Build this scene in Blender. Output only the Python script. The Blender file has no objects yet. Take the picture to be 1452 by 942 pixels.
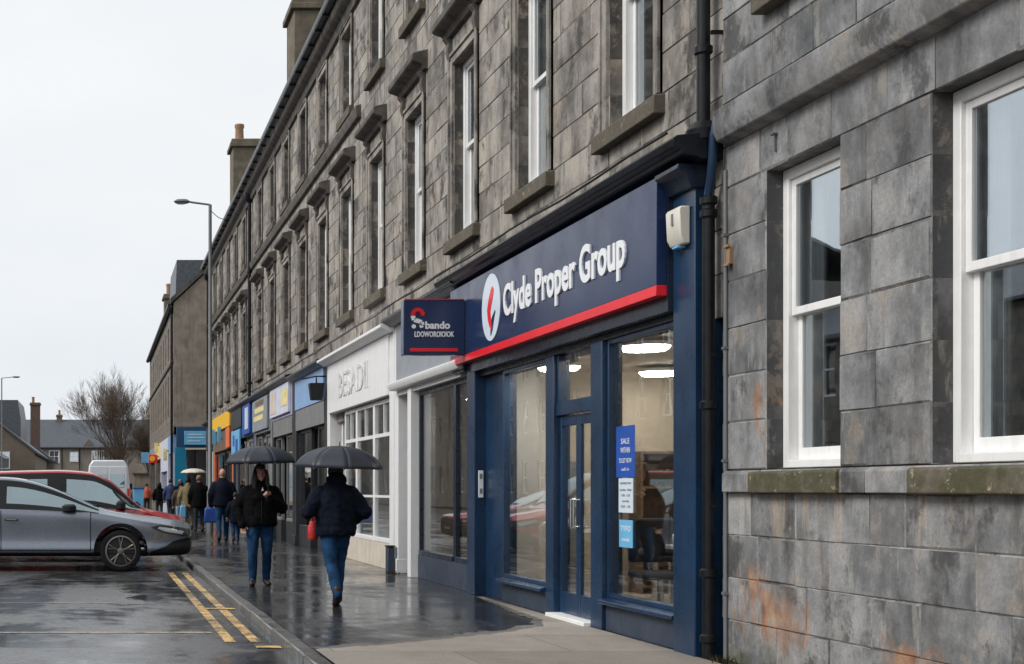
import bpy, bmesh, math, random
from mathutils import Vector, Matrix, Euler
R = math.radians
PI = math.pi
random.seed(7)
S = bpy.context.scene
COL = S.collection
W = {}            # world origin of every parent built so far

# ------------------------------------------------------------------ camera
cam_d = bpy.data.cameras.new('camera')
cam = bpy.data.objects.new('camera', cam_d); COL.objects.link(cam)
cam.location = (0, 0, 1.30); cam.rotation_euler = (R(90), 0, 0)
cam_d.sensor_width = 36; cam_d.lens = 36 * 2000 / 1452
cam_d.shift_x = (726 - 138) / 1452; cam_d.shift_y = (693 - 471) / 1452
cam_d.clip_start = 0.1; cam_d.clip_end = 4000
S.camera = cam

# ------------------------------------------------------------------ node helpers
class NT:
    def __init__(s, name):
        s.m = bpy.data.materials.new(name); s.m.use_nodes = True
        s.t = s.m.node_tree; s.t.nodes.clear()
        s.out = s.t.nodes.new('ShaderNodeOutputMaterial')
        s.pos = None
    def n(s, typ, **kw):
        nd = s.t.nodes.new('ShaderNode' + typ)
        for k, v in kw.items(): setattr(nd, k, v)
        return nd
    def put(s, sock, v):
        if isinstance(v, bpy.types.NodeSocket): s.t.links.new(v, sock)
        elif isinstance(v, (tuple, list)) and sock.type == 'RGBA' and len(v) == 3: sock.default_value = (*v, 1)
        else: sock.default_value = v
    def P(s):
        if s.pos is None: s.pos = s.n('NewGeometry').outputs['Position']
        return s.pos
    def scaled(s, sc, off=(0, 0, 0)):
        m = s.n('Mapping'); s.put(m.inputs['Vector'], s.P()); s.put(m.inputs['Scale'], sc); s.put(m.inputs['Location'], off)
        return m.outputs[0]
    def noise(s, scale, detail=4, rough=.55, vec=None, dist=0):
        nd = s.n('TexNoise'); s.put(nd.inputs['Vector'], vec or s.P())
        s.put(nd.inputs['Scale'], scale); s.put(nd.inputs['Detail'], detail); s.put(nd.inputs['Roughness'], rough)
        s.put(nd.inputs['Distortion'], dist)
        return nd.outputs['Fac']
    def math(s, op, a, b=0, c=None, clamp=False):
        nd = s.n('Math', operation=op, use_clamp=clamp); s.put(nd.inputs[0], a); s.put(nd.inputs[1], b)
        if c is not None: s.put(nd.inputs[2], c)
        return nd.outputs[0]
    def rng(s, v, a, b, c=0, d=1):
        nd = s.n('MapRange'); s.put(nd.inputs[0], v)
        for i, q in enumerate((a, b, c, d)): s.put(nd.inputs[i + 1], q)
        return nd.outputs[0]
    def mix(s, f, a, b, mode='MIX'):
        nd = s.n('Mix', data_type='RGBA', blend_type=mode); s.put(nd.inputs['Factor'], f)
        s.put(nd.inputs[6], a); s.put(nd.inputs[7], b)
        return nd.outputs[2]
    def ramp(s, f, stops):
        nd = s.n('ValToRGB'); s.put(nd.inputs[0], f); e = nd.color_ramp.elements
        while len(e) < len(stops): e.new(.5)
        for el, (p, c) in zip(e, stops): el.position = p; el.color = (*c, 1)
        return nd.outputs[0]
    def sep(s, v):
        nd = s.n('SeparateXYZ'); s.put(nd.inputs[0], v); return nd.outputs
    def bump(s, h, strength=.3, dist=.01):
        nd = s.n('Bump'); s.put(nd.inputs['Height'], h); s.put(nd.inputs['Strength'], strength); s.put(nd.inputs['Distance'], dist)
        return nd.outputs[0]
    def bsdf(s, color, rough=.5, metal=0, normal=None, spec=None, coat=0, **kw):
        b = s.n('BsdfPrincipled'); s.put(b.inputs['Base Color'], color); s.put(b.inputs['Roughness'], rough)
        s.put(b.inputs['Metallic'], metal)
        if normal is not None: s.put(b.inputs['Normal'], normal)
        if spec is not None: s.put(b.inputs['Specular IOR Level'], spec)
        if coat: s.put(b.inputs['Coat Weight'], coat); s.put(b.inputs['Coat Roughness'], .04)
        s.t.links.new(b.outputs[0], s.out.inputs[0]); return b

def simple(name, col, rough=.5, metal=0, var=.12, scale=3, bump=0, bscale=60, coat=0, spec=None, dirt=0):
    t = NT(name); f = t.noise(scale, 5)
    c = t.mix(t.rng(f, .3, .7), tuple(x * (1 - var) for x in col), tuple(min(1, x * (1 + var)) for x in col))
    if dirt:
        st = t.noise(1, 6, .6, t.scaled((9, 9, .7)))
        c = t.mix(t.rng(st, .52, .75, 0, dirt), c, (.07, .065, .055))
    nrm = t.bump(t.noise(bscale, 3), bump, .004) if bump else None
    r = t.rng(t.noise(scale * 2.3, 3), .3, .7, max(.02, rough - .06), min(1, rough + .06))
    t.bsdf(c, r, metal, nrm, spec, coat); return t.m

def emit(name, col, k):
    t = NT(name); e = t.n('Emission'); t.put(e.inputs[0], col); t.put(e.inputs[1], k)
    t.t.links.new(e.outputs[0], t.out.inputs[0]); return t.m

def glass(name, tint=(.9, .93, .94), f0=.04, gloss=(1, 1, 1)):
    t = NT(name); tr = t.n('BsdfTransparent'); t.put(tr.inputs[0], tint)
    gl = t.n('BsdfGlossy'); t.put(gl.inputs['Color'], gloss); t.put(gl.inputs['Roughness'], .012)
    wob = t.bump(t.noise(1.3, 2), .04, .02); t.put(gl.inputs['Normal'], wob)
    g = t.n('NewGeometry'); dt = t.n('VectorMath', operation='DOT_PRODUCT'); t.put(dt.inputs[0], g.outputs['Incoming']); t.put(dt.inputs[1], g.outputs['Normal'])
    c = t.math('SUBTRACT', 1, t.math('ABSOLUTE', dt.outputs['Value']), clamp=True)
    fr = t.math('ADD', f0, t.math('MULTIPLY', 1 - f0, t.math('POWER', c, 5)))   # reflectance rises towards grazing, the same from both sides
    mx = t.n('MixShader'); t.put(mx.inputs[0], fr)
    t.t.links.new(tr.outputs[0], mx.inputs[1]); t.t.links.new(gl.outputs[0], mx.inputs[2])
    t.t.links.new(mx.outputs[0], t.out.inputs[0]); return t.m

def stone(name, cols, streak=.6, soot=.5, rust=None, tan=.25, moss_low=0, brown=.35, runs=0):
    """ashlar: every block has its own tone (mesh attribute), over it weather streaks, soot, flaking"""
    t = NT(name)
    a = t.n('Attribute', attribute_name='tone').outputs['Fac']
    # every stone is its own piece of rock: shift the pattern by the block's random number
    va = t.n('VectorMath', operation='MULTIPLY_ADD'); cx = t.n('CombineXYZ')
    for k in range(3): t.put(cx.inputs[k], a)
    t.put(va.inputs[0], cx.outputs[0]); va.inputs[1].default_value = (61, 37, 83); t.put(va.inputs[2], t.P()); PB = va.outputs[0]
    def bl(sc):
        m = t.n('Mapping'); t.put(m.inputs['Vector'], PB); t.put(m.inputs['Scale'], sc); return m.outputs[0]
    patch = t.noise(1.1, 9, .66); med = t.noise(1, 10, .68, bl((2.6, 2.6, 2.2)))
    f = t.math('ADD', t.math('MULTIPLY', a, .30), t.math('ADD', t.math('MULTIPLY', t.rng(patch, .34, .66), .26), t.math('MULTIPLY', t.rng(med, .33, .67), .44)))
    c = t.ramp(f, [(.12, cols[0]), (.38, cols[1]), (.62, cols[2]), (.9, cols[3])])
    bw = t.noise(1, 8, .66, bl((1.3, 1.3, 1.0)))                        # brown weathering
    c = t.mix(t.rng(bw, .50, .64, 0, brown), c, (.20, .145, .10))
    fl = t.noise(1, 11, .72, bl((2.2, 2.2, 1.7)))                       # flaked paler patches
    c = t.mix(t.rng(fl, .56, .61, 0, tan), c, (.46, .38, .29))
    st = t.noise(1, 9, .66, t.scaled((4.2, 4.2, .8)))                   # run-off
    c = t.mix(t.rng(st, .52, .66, 0, streak), c, (.05, .049, .047))
    st2 = t.noise(1, 8, .66, bl((5, 5, 1.2)))
    c = t.mix(t.rng(st2, .58, .64, 0, .4), c, (.48, .455, .41))
    if runs:                                # pinkish runs where the sill drips
        z = t.sep(t.P())[2]; rn = t.noise(1, 8, .62, t.scaled((7.5, 7.5, .5), (1, 5, 2)))
        wz = t.math('MULTIPLY', t.rng(z, .8, 1.15, 0, 1), t.rng(z, 1.45, 1.44, 0, 1))
        c = t.mix(t.math('MULTIPLY', t.rng(rn, .57, .63, 0, .75), wz), c, (.50, .39, .30))
    so = t.noise(1, 11, .72, bl((1.7, 1.7, 1.5)))
    c = t.mix(t.rng(so, .54, .61, 0, soot), c, (.036, .035, .034))
    ch = t.noise(15, 7, .75)
    c = t.mix(t.rng(ch, .65, .70, 0, .6), c, (.46, .43, .38))          # small chips
    c = t.mix(t.rng(ch, .34, .29, 0, .75), c, (.03, .029, .028))       # pits
    grain = t.noise(45, 4, .7)
    c = t.mix(t.rng(grain, .3, .7, .0, .4), c, tuple(x * .5 for x in cols[1]))
    if rust:
        xyz = t.sep(t.P())
        for (yy, zz, ry, rz) in rust:
            dy = t.math('DIVIDE', t.math('SUBTRACT', xyz[1], yy), ry)
            dz = t.math('DIVIDE', t.math('SUBTRACT', xyz[2], zz), rz)
            d = t.math('SQRT', t.math('ADD', t.math('MULTIPLY', dy, dy), t.math('MULTIPLY', dz, dz)))
            m = t.math('ADD', t.math('SUBTRACT', 1.05, d), t.rng(t.noise(4.2, 9, .72, t.scaled((1, 1.3, .8)), 1.0), .3, .7, -.75, .75))
            rc = t.ramp(t.noise(7, 5), [(.3, (.14, .065, .035)), (.5, (.34, .165, .085)), (.7, (.42, .30, .20))])
            c = t.mix(t.rng(m, .1, .9, 0, .85), c, rc)
    if moss_low:
        z = t.sep(t.P())[2]
        mm = t.math('ADD', t.rng(z, .0, .5, .75, -.2), t.rng(t.noise(5, 6), .3, .7, -.4, .4))
        c = t.mix(t.rng(mm, .4, .9, 0, moss_low), c, (.06, .065, .03))
    h = t.math('ADD', t.math('MULTIPLY', t.noise(60, 4, .7), .45), t.noise(9, 6, .65))
    t.bsdf(c, t.rng(st, .4, .7, .8, .55), 0, t.bump(h, .5, .012), .35)
    return t.m

M = {}
M['stone_main'] = stone('weathered sandstone', [(.05, .047, .044), (.23, .213, .192), (.42, .388, .345), (.60, .525, .43)], .62, .9, tan=.55, brown=.3)
M['stone_near'] = stone('grey ashlar', [(.06, .062, .066), (.18, .183, .188), (.335, .337, .34), (.50, .49, .475)], .45, .75,
                        rust=[(9.95, .40, .62, .27), (10.22, .60, .22, .2), (10.12, 1.92, .10, .2), (8.3, .30, .4, .12)], tan=.35, moss_low=.7, brown=.22, runs=1)
M['stone_far'] = stone('brown sandstone', [(.12, .105, .09), (.19, .165, .14), (.26, .225, .185), (.32, .26, .2)], .6, .4)
M['stone_trim'] = simple('dark carved stone', (.085, .076, .066), .8, var=.5, scale=5, bump=.5, bscale=30)
M['stone_rubble'] = simple('harled gable wall', (.27, .225, .18), .9, var=.3, scale=2, bump=.4, bscale=12, dirt=.7)
def mossy(name, base, moss, amount):
    t = NT(name); f = t.noise(3.2, 7, .65); g = t.noise(22, 5, .7)
    c = t.mix(t.rng(f, .38, .55, 0, amount), base, moss)
    c = t.mix(t.rng(g, .3, .7, 0, .5), c, tuple(x * .45 for x in moss))
    c = t.mix(t.rng(t.noise(9, 8, .75), .60, .65), c, (.36, .31, .2))
    t.bsdf(c, .9, 0, t.bump(t.math('ADD', f, g), .7, .012)); return t.m
M['sill_moss'] = mossy('mossy sandstone sill', (.17, .15, .12), (.07, .066, .026), .85)
M['sill'] = mossy('stained sandstone sill', (.15, .13, .105), (.10, .085, .055), .5)
M['slate'] = simple('blue grey slate', (.075, .085, .1), .45, var=.35, scale=6, bump=.4, bscale=14)
M['lead'] = simple('grey lead', (.16, .165, .17), .5, .2)
M['iron'] = simple('black painted iron', (.006, .0065, .009), .38, var=.5, scale=9, bump=.15, bscale=40, spec=.3)
M['navy'] = simple('navy shop paint', (.008, .032, .078), .3, var=.25, scale=2, bump=.05, bscale=40, dirt=.12)
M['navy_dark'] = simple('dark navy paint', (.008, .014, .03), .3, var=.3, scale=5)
M['navy_sign'] = simple('navy sign enamel', (.010, .027, .086), .24, var=.12, scale=1.5)
M['cornice'] = simple('near black cornice paint', (.006, .0075, .012), .36, var=.8, scale=7, bump=.5, bscale=25, spec=.4)
M['stall'] = simple('slate blue painted render', (.035, .05, .078), .55, var=.2, scale=5, bump=.2, bscale=25, dirt=.35)
M['red'] = simple('red vinyl', (.80, .018, .03), .35, var=.06)
M['white'] = simple('white gloss paint', (.84, .84, .84), .4, var=.04, scale=5, bump=.1, bscale=30, dirt=.12)
M['white_old'] = simple('old white window paint', (.84, .84, .83), .45, var=.04, scale=8, bump=.25, bscale=40, dirt=.18)
M['cream'] = simple('cream render', (.62, .55, .46), .7, var=.1, scale=4, dirt=.35)
M['sign_white'] = simple('white letters', (.85, .86, .88), .4, var=.02)
M['logo_pale'] = simple('pale blue disc', (.68, .77, .86), .35, var=.03)
M['grey_fascia'] = simple('grey fascia paint', (.27, .29, .32), .45, var=.08)
M['sky_fascia'] = simple('light blue fascia', (.24, .40, .66), .45, var=.08)
M['lilac'] = simple('lilac board', (.62, .64, .78), .5, var=.1)
M['yellow'] = simple('yellow board', (.85, .48, .01), .5, var=.05)
M['paleyellow'] = simple('pale yellow print', (.8, .68, .3), .5, var=.25, scale=6)
M['orange'] = simple('orange paint', (.75, .16, .05), .5, var=.1)
M['teal'] = simple('teal paint', (.0, .19, .32), .45, var=.12)
M['teal_dark'] = simple('deep blue paint', (.008, .06, .14), .45, var=.12)
M['cyan'] = simple('cyan sign', (.16, .46, .74), .4, var=.1)
M['blue'] = simple('blue print', (.02, .09, .42), .4, var=.1)
M['dark'] = simple('dark shop paint', (.022, .024, .028), .45, var=.3)
M['grey'] = simple('mid grey paint', (.2, .2, .2), .5, var=.15)
M['beige_wall'] = simple('warm office wall', (.46, .40, .315), .8, var=.08)
M['pale_wall'] = simple('pale plaster', (.72, .70, .66), .8, var=.04)
M['ceiling'] = simple('office ceiling', (.50, .43, .34), .8, var=.04)
M['carpet'] = simple('office floor', (.42, .35, .27), .6, var=.1, bump=.2)
M['wood'] = simple('brown wood', (.17, .11, .065), .5, var=.3, scale=9)
M['void'] = simple('dim room', (.10, .095, .09), .9, var=.2)
M['curtain'] = simple('grey net curtain', (.62, .62, .60), .9, var=.12, scale=12)
M['blind'] = simple('pale blind', (.70, .69, .66), .9, var=.05)
M['lamp'] = emit('lit lamp glass', (1, .92, .80), 32)
M['steel'] = simple('brushed steel', (.62, .62, .62), .25, 1, var=.05)
M['plastic'] = simple('cream plastic', (.66, .63, .55), .45, var=.05, dirt=.15)
M['terracotta'] = simple('buff clay', (.33, .20, .11), .8, var=.15)
M['chimney'] = simple('chimney masonry', (.15, .125, .09), .9, var=.35, scale=3, bump=.5, bscale=16, dirt=.5)
M['chimney_red'] = simple('red brick stack', (.11, .072, .056), .9, var=.35, scale=5, bump=.4)
M['rubber'] = simple('tyre rubber', (.010, .010, .011), .8, var=.2, bump=.2, spec=.25)
M['alloy'] = simple('dark alloy', (.20, .185, .17), .3, 1, var=.2)
M['alloy_dark'] = simple('black alloy', (.03, .03, .032), .4, .5)
M['car_black'] = simple('black car plastic', (.008, .0085, .010), .5, var=.2, spec=.3)
M['car_grey'] = simple('steel grey metallic paint', (.205, .235, .285), .26, .6, var=.04, coat=.9)
M['car_red'] = simple('red car paint', (.42, .008, .016), .28, .15, var=.04, coat=1)
M['car_dark'] = simple('charcoal car paint', (.03, .034, .04), .28, .3, var=.04, coat=1)
M['car_white'] = simple('white van paint', (.72, .75, .79), .3, var=.03, coat=.6)
M['lens'] = simple('headlamp lens', (.05, .052, .056), .1, .3, var=.5, scale=20, coat=1)
M['lamp_unit'] = simple('clear headlamp unit', (.75, .78, .8), .1, .4, var=.25, scale=40, coat=1)
M['tail'] = simple('red lamp lens', (.6, .01, .015), .2, var=.1)
M['seat'] = simple('car trim fabric', (.05, .05, .052), .9)
M['glass'] = glass('window glass', (.85, .88, .9), .42, (.9, .96, 1))
M['glass_shop'] = glass('shop glass', (.88, .9, .91), .14)
M['glass_car'] = glass('car glass', (.24, .33, .34), .36, (.78, .95, 1))
M['skin'] = simple('skin', (.50, .27, .19), .5, var=.1)
M['hair'] = simple('dark hair', (.010, .007, .006), .6, var=.4, scale=30, bump=.4, bscale=120)
M['coat_black'] = simple('black jacket cloth', (.004, .004, .005), .9, var=.5, scale=9, bump=.5, bscale=14, spec=.12)
M['coat_navy'] = simple('navy padded cloth', (.006, .009, .018), .85, var=.4, scale=8, bump=.6, bscale=11, spec=.12)
M['coat_khaki'] = simple('khaki coat cloth', (.21, .165, .075), .85, var=.2, scale=9, bump=.3)
M['coat_blue'] = simple('blue anorak cloth', (.018, .035, .11), .8, var=.3, scale=9, bump=.3)
M['coat_orange'] = simple('orange jacket cloth', (.55, .11, .05), .8, var=.2)
M['jeans'] = simple('blue denim', (.012, .046, .11), .85, var=.5, scale=6, bump=.5, bscale=18, spec=.15)
M['jeans_dark'] = simple('dark trouser cloth', (.014, .016, .022), .9, var=.4, scale=6)
M['beige_cloth'] = simple('beige trouser cloth', (.33, .27, .2), .9, var=.2)
M['pale_jeans'] = simple('pale blue denim', (.26, .33, .46), .9, var=.2)
M['boot'] = simple('dark boot leather', (.02, .013, .011), .5, var=.4)
M['sole'] = simple('black sole', (.012, .012, .012), .7)
M['shirt'] = simple('pale lining', (.7, .7, .7), .7)
M['umb'] = simple('dark slate umbrella nylon', (.017, .023, .034), .5, var=.25, scale=4)
M['umb_pale'] = simple('pale umbrella nylon', (.62, .55, .47), .6)
M['bag_blue'] = simple('blue bag plastic', (.01, .06, .3), .4, var=.2)
M['bag_red'] = simple('red bag print', (.55, .03, .03), .5, var=.45, scale=35)
M['trunk'] = simple('wet bark', (.06, .045, .033), .9, var=.3, bump=.5)
M['twig'] = simple('brown twigs', (.10, .07, .05), .9, var=.3)
M['rowwall'] = simple('grey beige harling', (.25, .215, .18), .9, var=.18, scale=.5, dirt=.5)
M['rowwall_dark'] = simple('brown harling', (.16, .13, .1), .9, var=.2, scale=.5, dirt=.5)
M['opp'] = stone('opposite sandstone', [(.12, .11, .1), (.2, .18, .16), (.28, .25, .21), (.36, .31, .25)], .5, .4)
M['moss'] = mossy('gutter moss', (.05, .045, .03), (.10, .09, .02), .9)

def ground_mat(name, cols, wet, slab=None, bscale=70, bstr=.35, worn=None, puddles=None):
    """wet: (dry roughness, wet roughness, noise threshold lo, hi)"""
    t = NT(name); P = t.P()
    big = t.noise(.55, 6, .6, t.scaled((1.6, .55, 1)), .4); mid = t.noise(3.1, 6, .65); fine = t.noise(bscale, 4, .7)
    c = t.ramp(t.math('ADD', t.math('MULTIPLY', big, .55), t.math('MULTIPLY', mid, .45)), [(.3, cols[0]), (.5, cols[1]), (.7, cols[2])])
    c = t.mix(t.rng(fine, .35, .7, 0, .5), c, tuple(x * .4 for x in cols[0]))
    w = t.rng(t.math('ADD', t.math('MULTIPLY', big, .65), t.math('MULTIPLY', mid, .35)), wet[2], wet[3])
    if puddles:
        xyz = t.sep(P)
        for (px, py, rx, ry) in puddles:
            dx = t.math('DIVIDE', t.math('SUBTRACT', xyz[0], px), rx); dy = t.math('DIVIDE', t.math('SUBTRACT', xyz[1], py), ry)
            d = t.math('SQRT', t.math('ADD', t.math('MULTIPLY', dx, dx), t.math('MULTIPLY', dy, dy)))
            d = t.math('ADD', d, t.rng(mid, .3, .7, -.4, .4))
            pm = t.rng(d, .8, 1.0, 1, 0); w = t.math('MAXIMUM', w, pm)
    h = t.math('MULTIPLY', t.math('ADD', fine, t.math('MULTIPLY', mid, 1.2)), t.rng(w, 0, 1, 1, .16))
    if slab:
        br = t.n('TexBrick', offset=.5); mp = t.n('Mapping'); t.put(mp.inputs[0], P); t.put(mp.inputs['Rotation'], (0, 0, slab[3]))
        dn = t.n('TexNoise'); t.put(dn.inputs['Scale'], 2.2); t.put(dn.inputs['Vector'], P)
        vm = t.n('VectorMath', operation='MULTIPLY_ADD'); t.put(vm.inputs[0], dn.outputs['Color']); vm.inputs[1].default_value = (.03, .03, 0); t.put(vm.inputs[2], mp.outputs[0])
        t.put(br.inputs['Vector'], vm.outputs[0]); t.put(br.inputs['Scale'], 1); t.put(br.inputs['Mortar Size'], slab[2])
        t.put(br.inputs['Brick Width'], slab[0]); t.put(br.inputs['Row Height'], slab[1]); t.put(br.inputs['Bias'], 0)
        t.put(br.inputs['Color1'], (.72, .72, .72)); t.put(br.inputs['Color2'], (1.25, 1.25, 1.25)); t.put(br.inputs['Mortar'], (.4, .4, .4))
        t.put(br.inputs['Mortar Smooth'], .5)
        c = t.mix(1, c, br.outputs['Color'], 'MULTIPLY')
        tilt = t.sep(br.outputs['Color'])[0]
        h = t.math('ADD', h, t.math('MULTIPLY', br.outputs['Fac'], -1.3))
        w = t.math('MULTIPLY', w, t.rng(tilt, .7, 1.3, .75, 1.1))
    if worn:                              # road paint worn through to the asphalt
        k = t.math('ADD', t.math('MULTIPLY', t.noise(6, 7, .75), .6), t.math('MULTIPLY', t.noise(38, 4, .75), .4))
        c = t.mix(t.rng(k, worn[0], worn[1]), c, worn[2])
    c = t.mix(t.math('MULTIPLY', w, .55), c, tuple(x * .35 for x in cols[0]))
    r = t.rng(w, 0, 1, wet[0], wet[1])
    t.bsdf(c, r, 0, t.bump(h, bstr, .006), .5); return t.m
M['asphalt'] = ground_mat('wet asphalt', [(.075, .075, .078), (.125, .125, .13), (.19, .19, .195)], (.40, .06, .40, .56), bstr=.34,
                          puddles=[(.62, 17.9, .28, .55), (-.6, 12.5, .5, .3), (.2, 21.0, .9, .25)])
M['pave'] = ground_mat('wet dark paving', [(.032, .031, .031), (.055, .053, .052), (.085, .082, .08)], (.42, .09, .36, .54), (.95, .7, .012, 0), bstr=.24)
M['concrete'] = ground_mat('damp concrete paving', [(.25, .22, .19), (.34, .30, .26), (.42, .375, .33)], (.75, .35, .52, .72), (1.9, 1.25, .006, .0), 55, .35)
M['damp'] = ground_mat('half dried paving', [(.11, .10, .09), (.16, .145, .13), (.21, .19, .17)], (.6, .2, .45, .62), (1.9, 1.25, .006, .0), 55, .35)
M['kerb'] = ground_mat('granite kerb', [(.10, .10, .10), (.16, .155, .15), (.22, .215, .205)], (.5, .18, .4, .6), (.9, 5, .008, R(90)), 60, .35)
M['yellowline'] = ground_mat('worn yellow road paint', [(.035, .035, .037), (.055, .055, .058), (.08, .08, .082)], (.55, .15, .46, .62), worn=(.46, .515, (.74, .48, .17)))
M['whiteline'] = ground_mat('worn pale road paint', [(.035, .035, .037), (.055, .055, .058), (.08, .08, .082)], (.55, .15, .46, .62), worn=(.43, .52, (.50, .43, .36)))
M['earth'] = ground_mat('distant ground', [(.06, .06, .055), (.08, .08, .07), (.1, .1, .09)], (.8, .5, .5, .7))

# ------------------------------------------------------------------ mesh builder
class MB:
    def __init__(s): s.v, s.f, s.mi, s.tone = [], [], [], []
    def face(s, pts, mi=0, tone=.5):
        b = len(s.v); s.v += [tuple(p) for p in pts]; s.f.append(tuple(range(b, b + len(pts)))); s.mi.append(mi); s.tone.append(tone)
    def add(s, vs, fs, mi=0, tone=.5):
        b = len(s.v); s.v += [tuple(p) for p in vs]
        for f in fs: s.f.append(tuple(i + b for i in f)); s.mi.append(mi); s.tone.append(tone)
        return s
    def box(s, x0, x1, y0, y1, z0, z1, mi=0, tone=.5):
        vs = [(x, y, z) for x in (x0, x1) for y in (y0, y1) for z in (z0, z1)]
        return s.add(vs, [(0, 1, 3, 2), (4, 6, 7, 5), (0, 4, 5, 1), (2, 3, 7, 6), (0, 2, 6, 4), (1, 5, 7, 3)], mi, tone)
    def prism(s, poly, axis, a, b, mi=0, tone=.5):
        def p(u, v, w): return {'x': (w, u, v), 'y': (u, w, v), 'z': (u, v, w)}[axis]
        n = len(poly); vs = [p(u, v, a) for u, v in poly] + [p(u, v, b) for u, v in poly]
        return s.add(vs, [tuple(range(n))[::-1], tuple(range(n, 2 * n))] + [(i, (i + 1) % n, n + (i + 1) % n, n + i) for i in range(n)], mi, tone)
    def tube(s, pts, r, n=10, mi=0, caps=True):
        pts = [Vector(p) for p in pts]; rs = r if isinstance(r, (list, tuple)) else [r] * len(pts)
        vs, fs = [], []; up = None
        for i, p in enumerate(pts):
            d = (pts[min(i + 1, len(pts) - 1)] - pts[max(i - 1, 0)]).normalized()
            if up is None: up = d.orthogonal().normalized()
            up = (up - d * up.dot(d))
            up = up.normalized() if up.length > 1e-6 else d.orthogonal().normalized()
            q = d.cross(up)
            vs += [p + (up * math.cos(a) + q * math.sin(a)) * rs[i] for a in (2 * PI * k / n for k in range(n))]
        for i in range(len(pts) - 1):
            for k in range(n): fs.append((i * n + k, i * n + (k + 1) % n, (i + 1) * n + (k + 1) % n, (i + 1) * n + k))
        if caps: fs += [tuple(range(n))[::-1], tuple(range((len(pts) - 1) * n, len(pts) * n))]
        return s.add(vs, fs, mi)
    def lathe(s, prof, c, axis='z', n=24, mi=0, caps=True):
        vs, fs = [], []
        for r, h in prof:
            for k in range(n):
                a = 2 * PI * k / n; u, v = r * math.cos(a), r * math.sin(a)
                p = {'z': (u, v, h), 'y': (u, h, v), 'x': (h, u, v)}[axis]
                vs.append((c[0] + p[0], c[1] + p[1], c[2] + p[2]))
        m = len(prof)
        for i in range(m - 1):
            for k in range(n): fs.append((i * n + k, i * n + (k + 1) % n, (i + 1) * n + (k + 1) % n, (i + 1) * n + k))
        if caps: fs += [tuple(range(n))[::-1], tuple(range((m - 1) * n, m * n))]
        return s.add(vs, fs, mi)
    def loft(s, secs, n=20, mi=0):
        """secs: (cx, cy, cz, rx, ry) horizontal ellipses"""
        vs, fs = [], []
        for cx, cy, cz, rx, ry in secs:
            vs += [(cx + rx * math.cos(2 * PI * k / n), cy + ry * math.sin(2 * PI * k / n), cz) for k in range(n)]
        m = len(secs)
        for i in range(m - 1):
            for k in range(n): fs.append((i * n + k, i * n + (k + 1) % n, (i + 1) * n + (k + 1) % n, (i + 1) * n + k))
        fs += [tuple(range(n))[::-1], tuple(range((m - 1) * n, m * n))]
        return s.add(vs, fs, mi)
    def ball(s, c, r, n=14, mi=0):
        rx, ry, rz = r if isinstance(r, tuple) else (r, r, r)
        return s.loft([(c[0], c[1], c[2] + rz * math.sin(a), rx * math.cos(a) + 1e-4, ry * math.cos(a) + 1e-4) for a in (-PI / 2 + PI * k / n for k in range(n + 1))], n + 4, mi)
    def limb(s, pts, rs, n=14):
        s.tube(pts, rs, n)
        for p, r in zip(pts, rs): s.ball(p, r * .995, 10)
        return s
    def mesh(s, name, mats):
        me = bpy.data.meshes.new(name); me.from_pydata(s.v, [], s.f)
        for m in (mats if isinstance(mats, (list, tuple)) else [mats]): me.materials.append(M[m] if isinstance(m, str) else m)
        me.polygons.foreach_set('material_index', s.mi)
        at = me.attributes.new('tone', 'FLOAT', 'FACE'); at.data.foreach_set('value', s.tone)
        return me
    def build(s, name, mats, parent=None, bev=0, smooth=40, recalc=True, remesh=0, sm=6, subs=0, solid=0):
        me = s.mesh(name, mats)
        if recalc:
            bm = bmesh.new(); bm.from_mesh(me); bmesh.ops.recalc_face_normals(bm, faces=bm.faces[:]); bm.to_mesh(me); bm.free()
        o = finish(me, name, parent, smooth)
        if remesh:
            md = o.modifiers.new('remesh', 'REMESH'); md.mode = 'VOXEL'; md.voxel_size = remesh; md.use_smooth_shade = True
            if sm: q = o.modifiers.new('smooth', 'SMOOTH'); q.iterations = sm; q.factor = .5
            bake(o)
        if bev: bd = o.modifiers.new('bevel', 'BEVEL'); bd.width = bev; bd.segments = 2; bd.limit_method = 'ANGLE'; bd.angle_limit = R(35)
        if solid: sd = o.modifiers.new('solid', 'SOLIDIFY'); sd.thickness = solid; sd.offset = 0
        if subs: sb = o.modifiers.new('subsurf', 'SUBSURF'); sb.levels = sb.render_levels = subs
        return o

def bake(o):
    dg = bpy.context.evaluated_depsgraph_get(); dg.update()
    ev = o.evaluated_get(dg); me = bpy.data.meshes.new_from_object(ev, depsgraph=dg)
    o.modifiers.clear(); mats = list(o.data.materials); o.data = me
    if not me.materials:
        for m in mats: me.materials.append(m)
    for p in me.polygons: p.use_smooth = True
    return o

def finish(me, name, parent=None, smooth=40):
    """centre the mesh on its own base, link it, parent it"""
    if smooth:
        me.polygons.foreach_set('use_smooth', [True] * len(me.polygons)); me.set_sharp_from_angle(angle=R(smooth))
    xs = [v.co.x for v in me.vertices]; ys = [v.co.y for v in me.vertices]; zs = [v.co.z for v in me.vertices]
    org = Vector(((min(xs) + max(xs)) / 2, (min(ys) + max(ys)) / 2, min(zs)))
    me.transform(Matrix.Translation(-org)); me.update()
    o = bpy.data.objects.new(name, me); COL.objects.link(o)
    pw = W[parent.name] if parent else Vector((0, 0, 0))
    o.parent = parent; o.location = org - pw; W[o.name] = org
    return o

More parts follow.
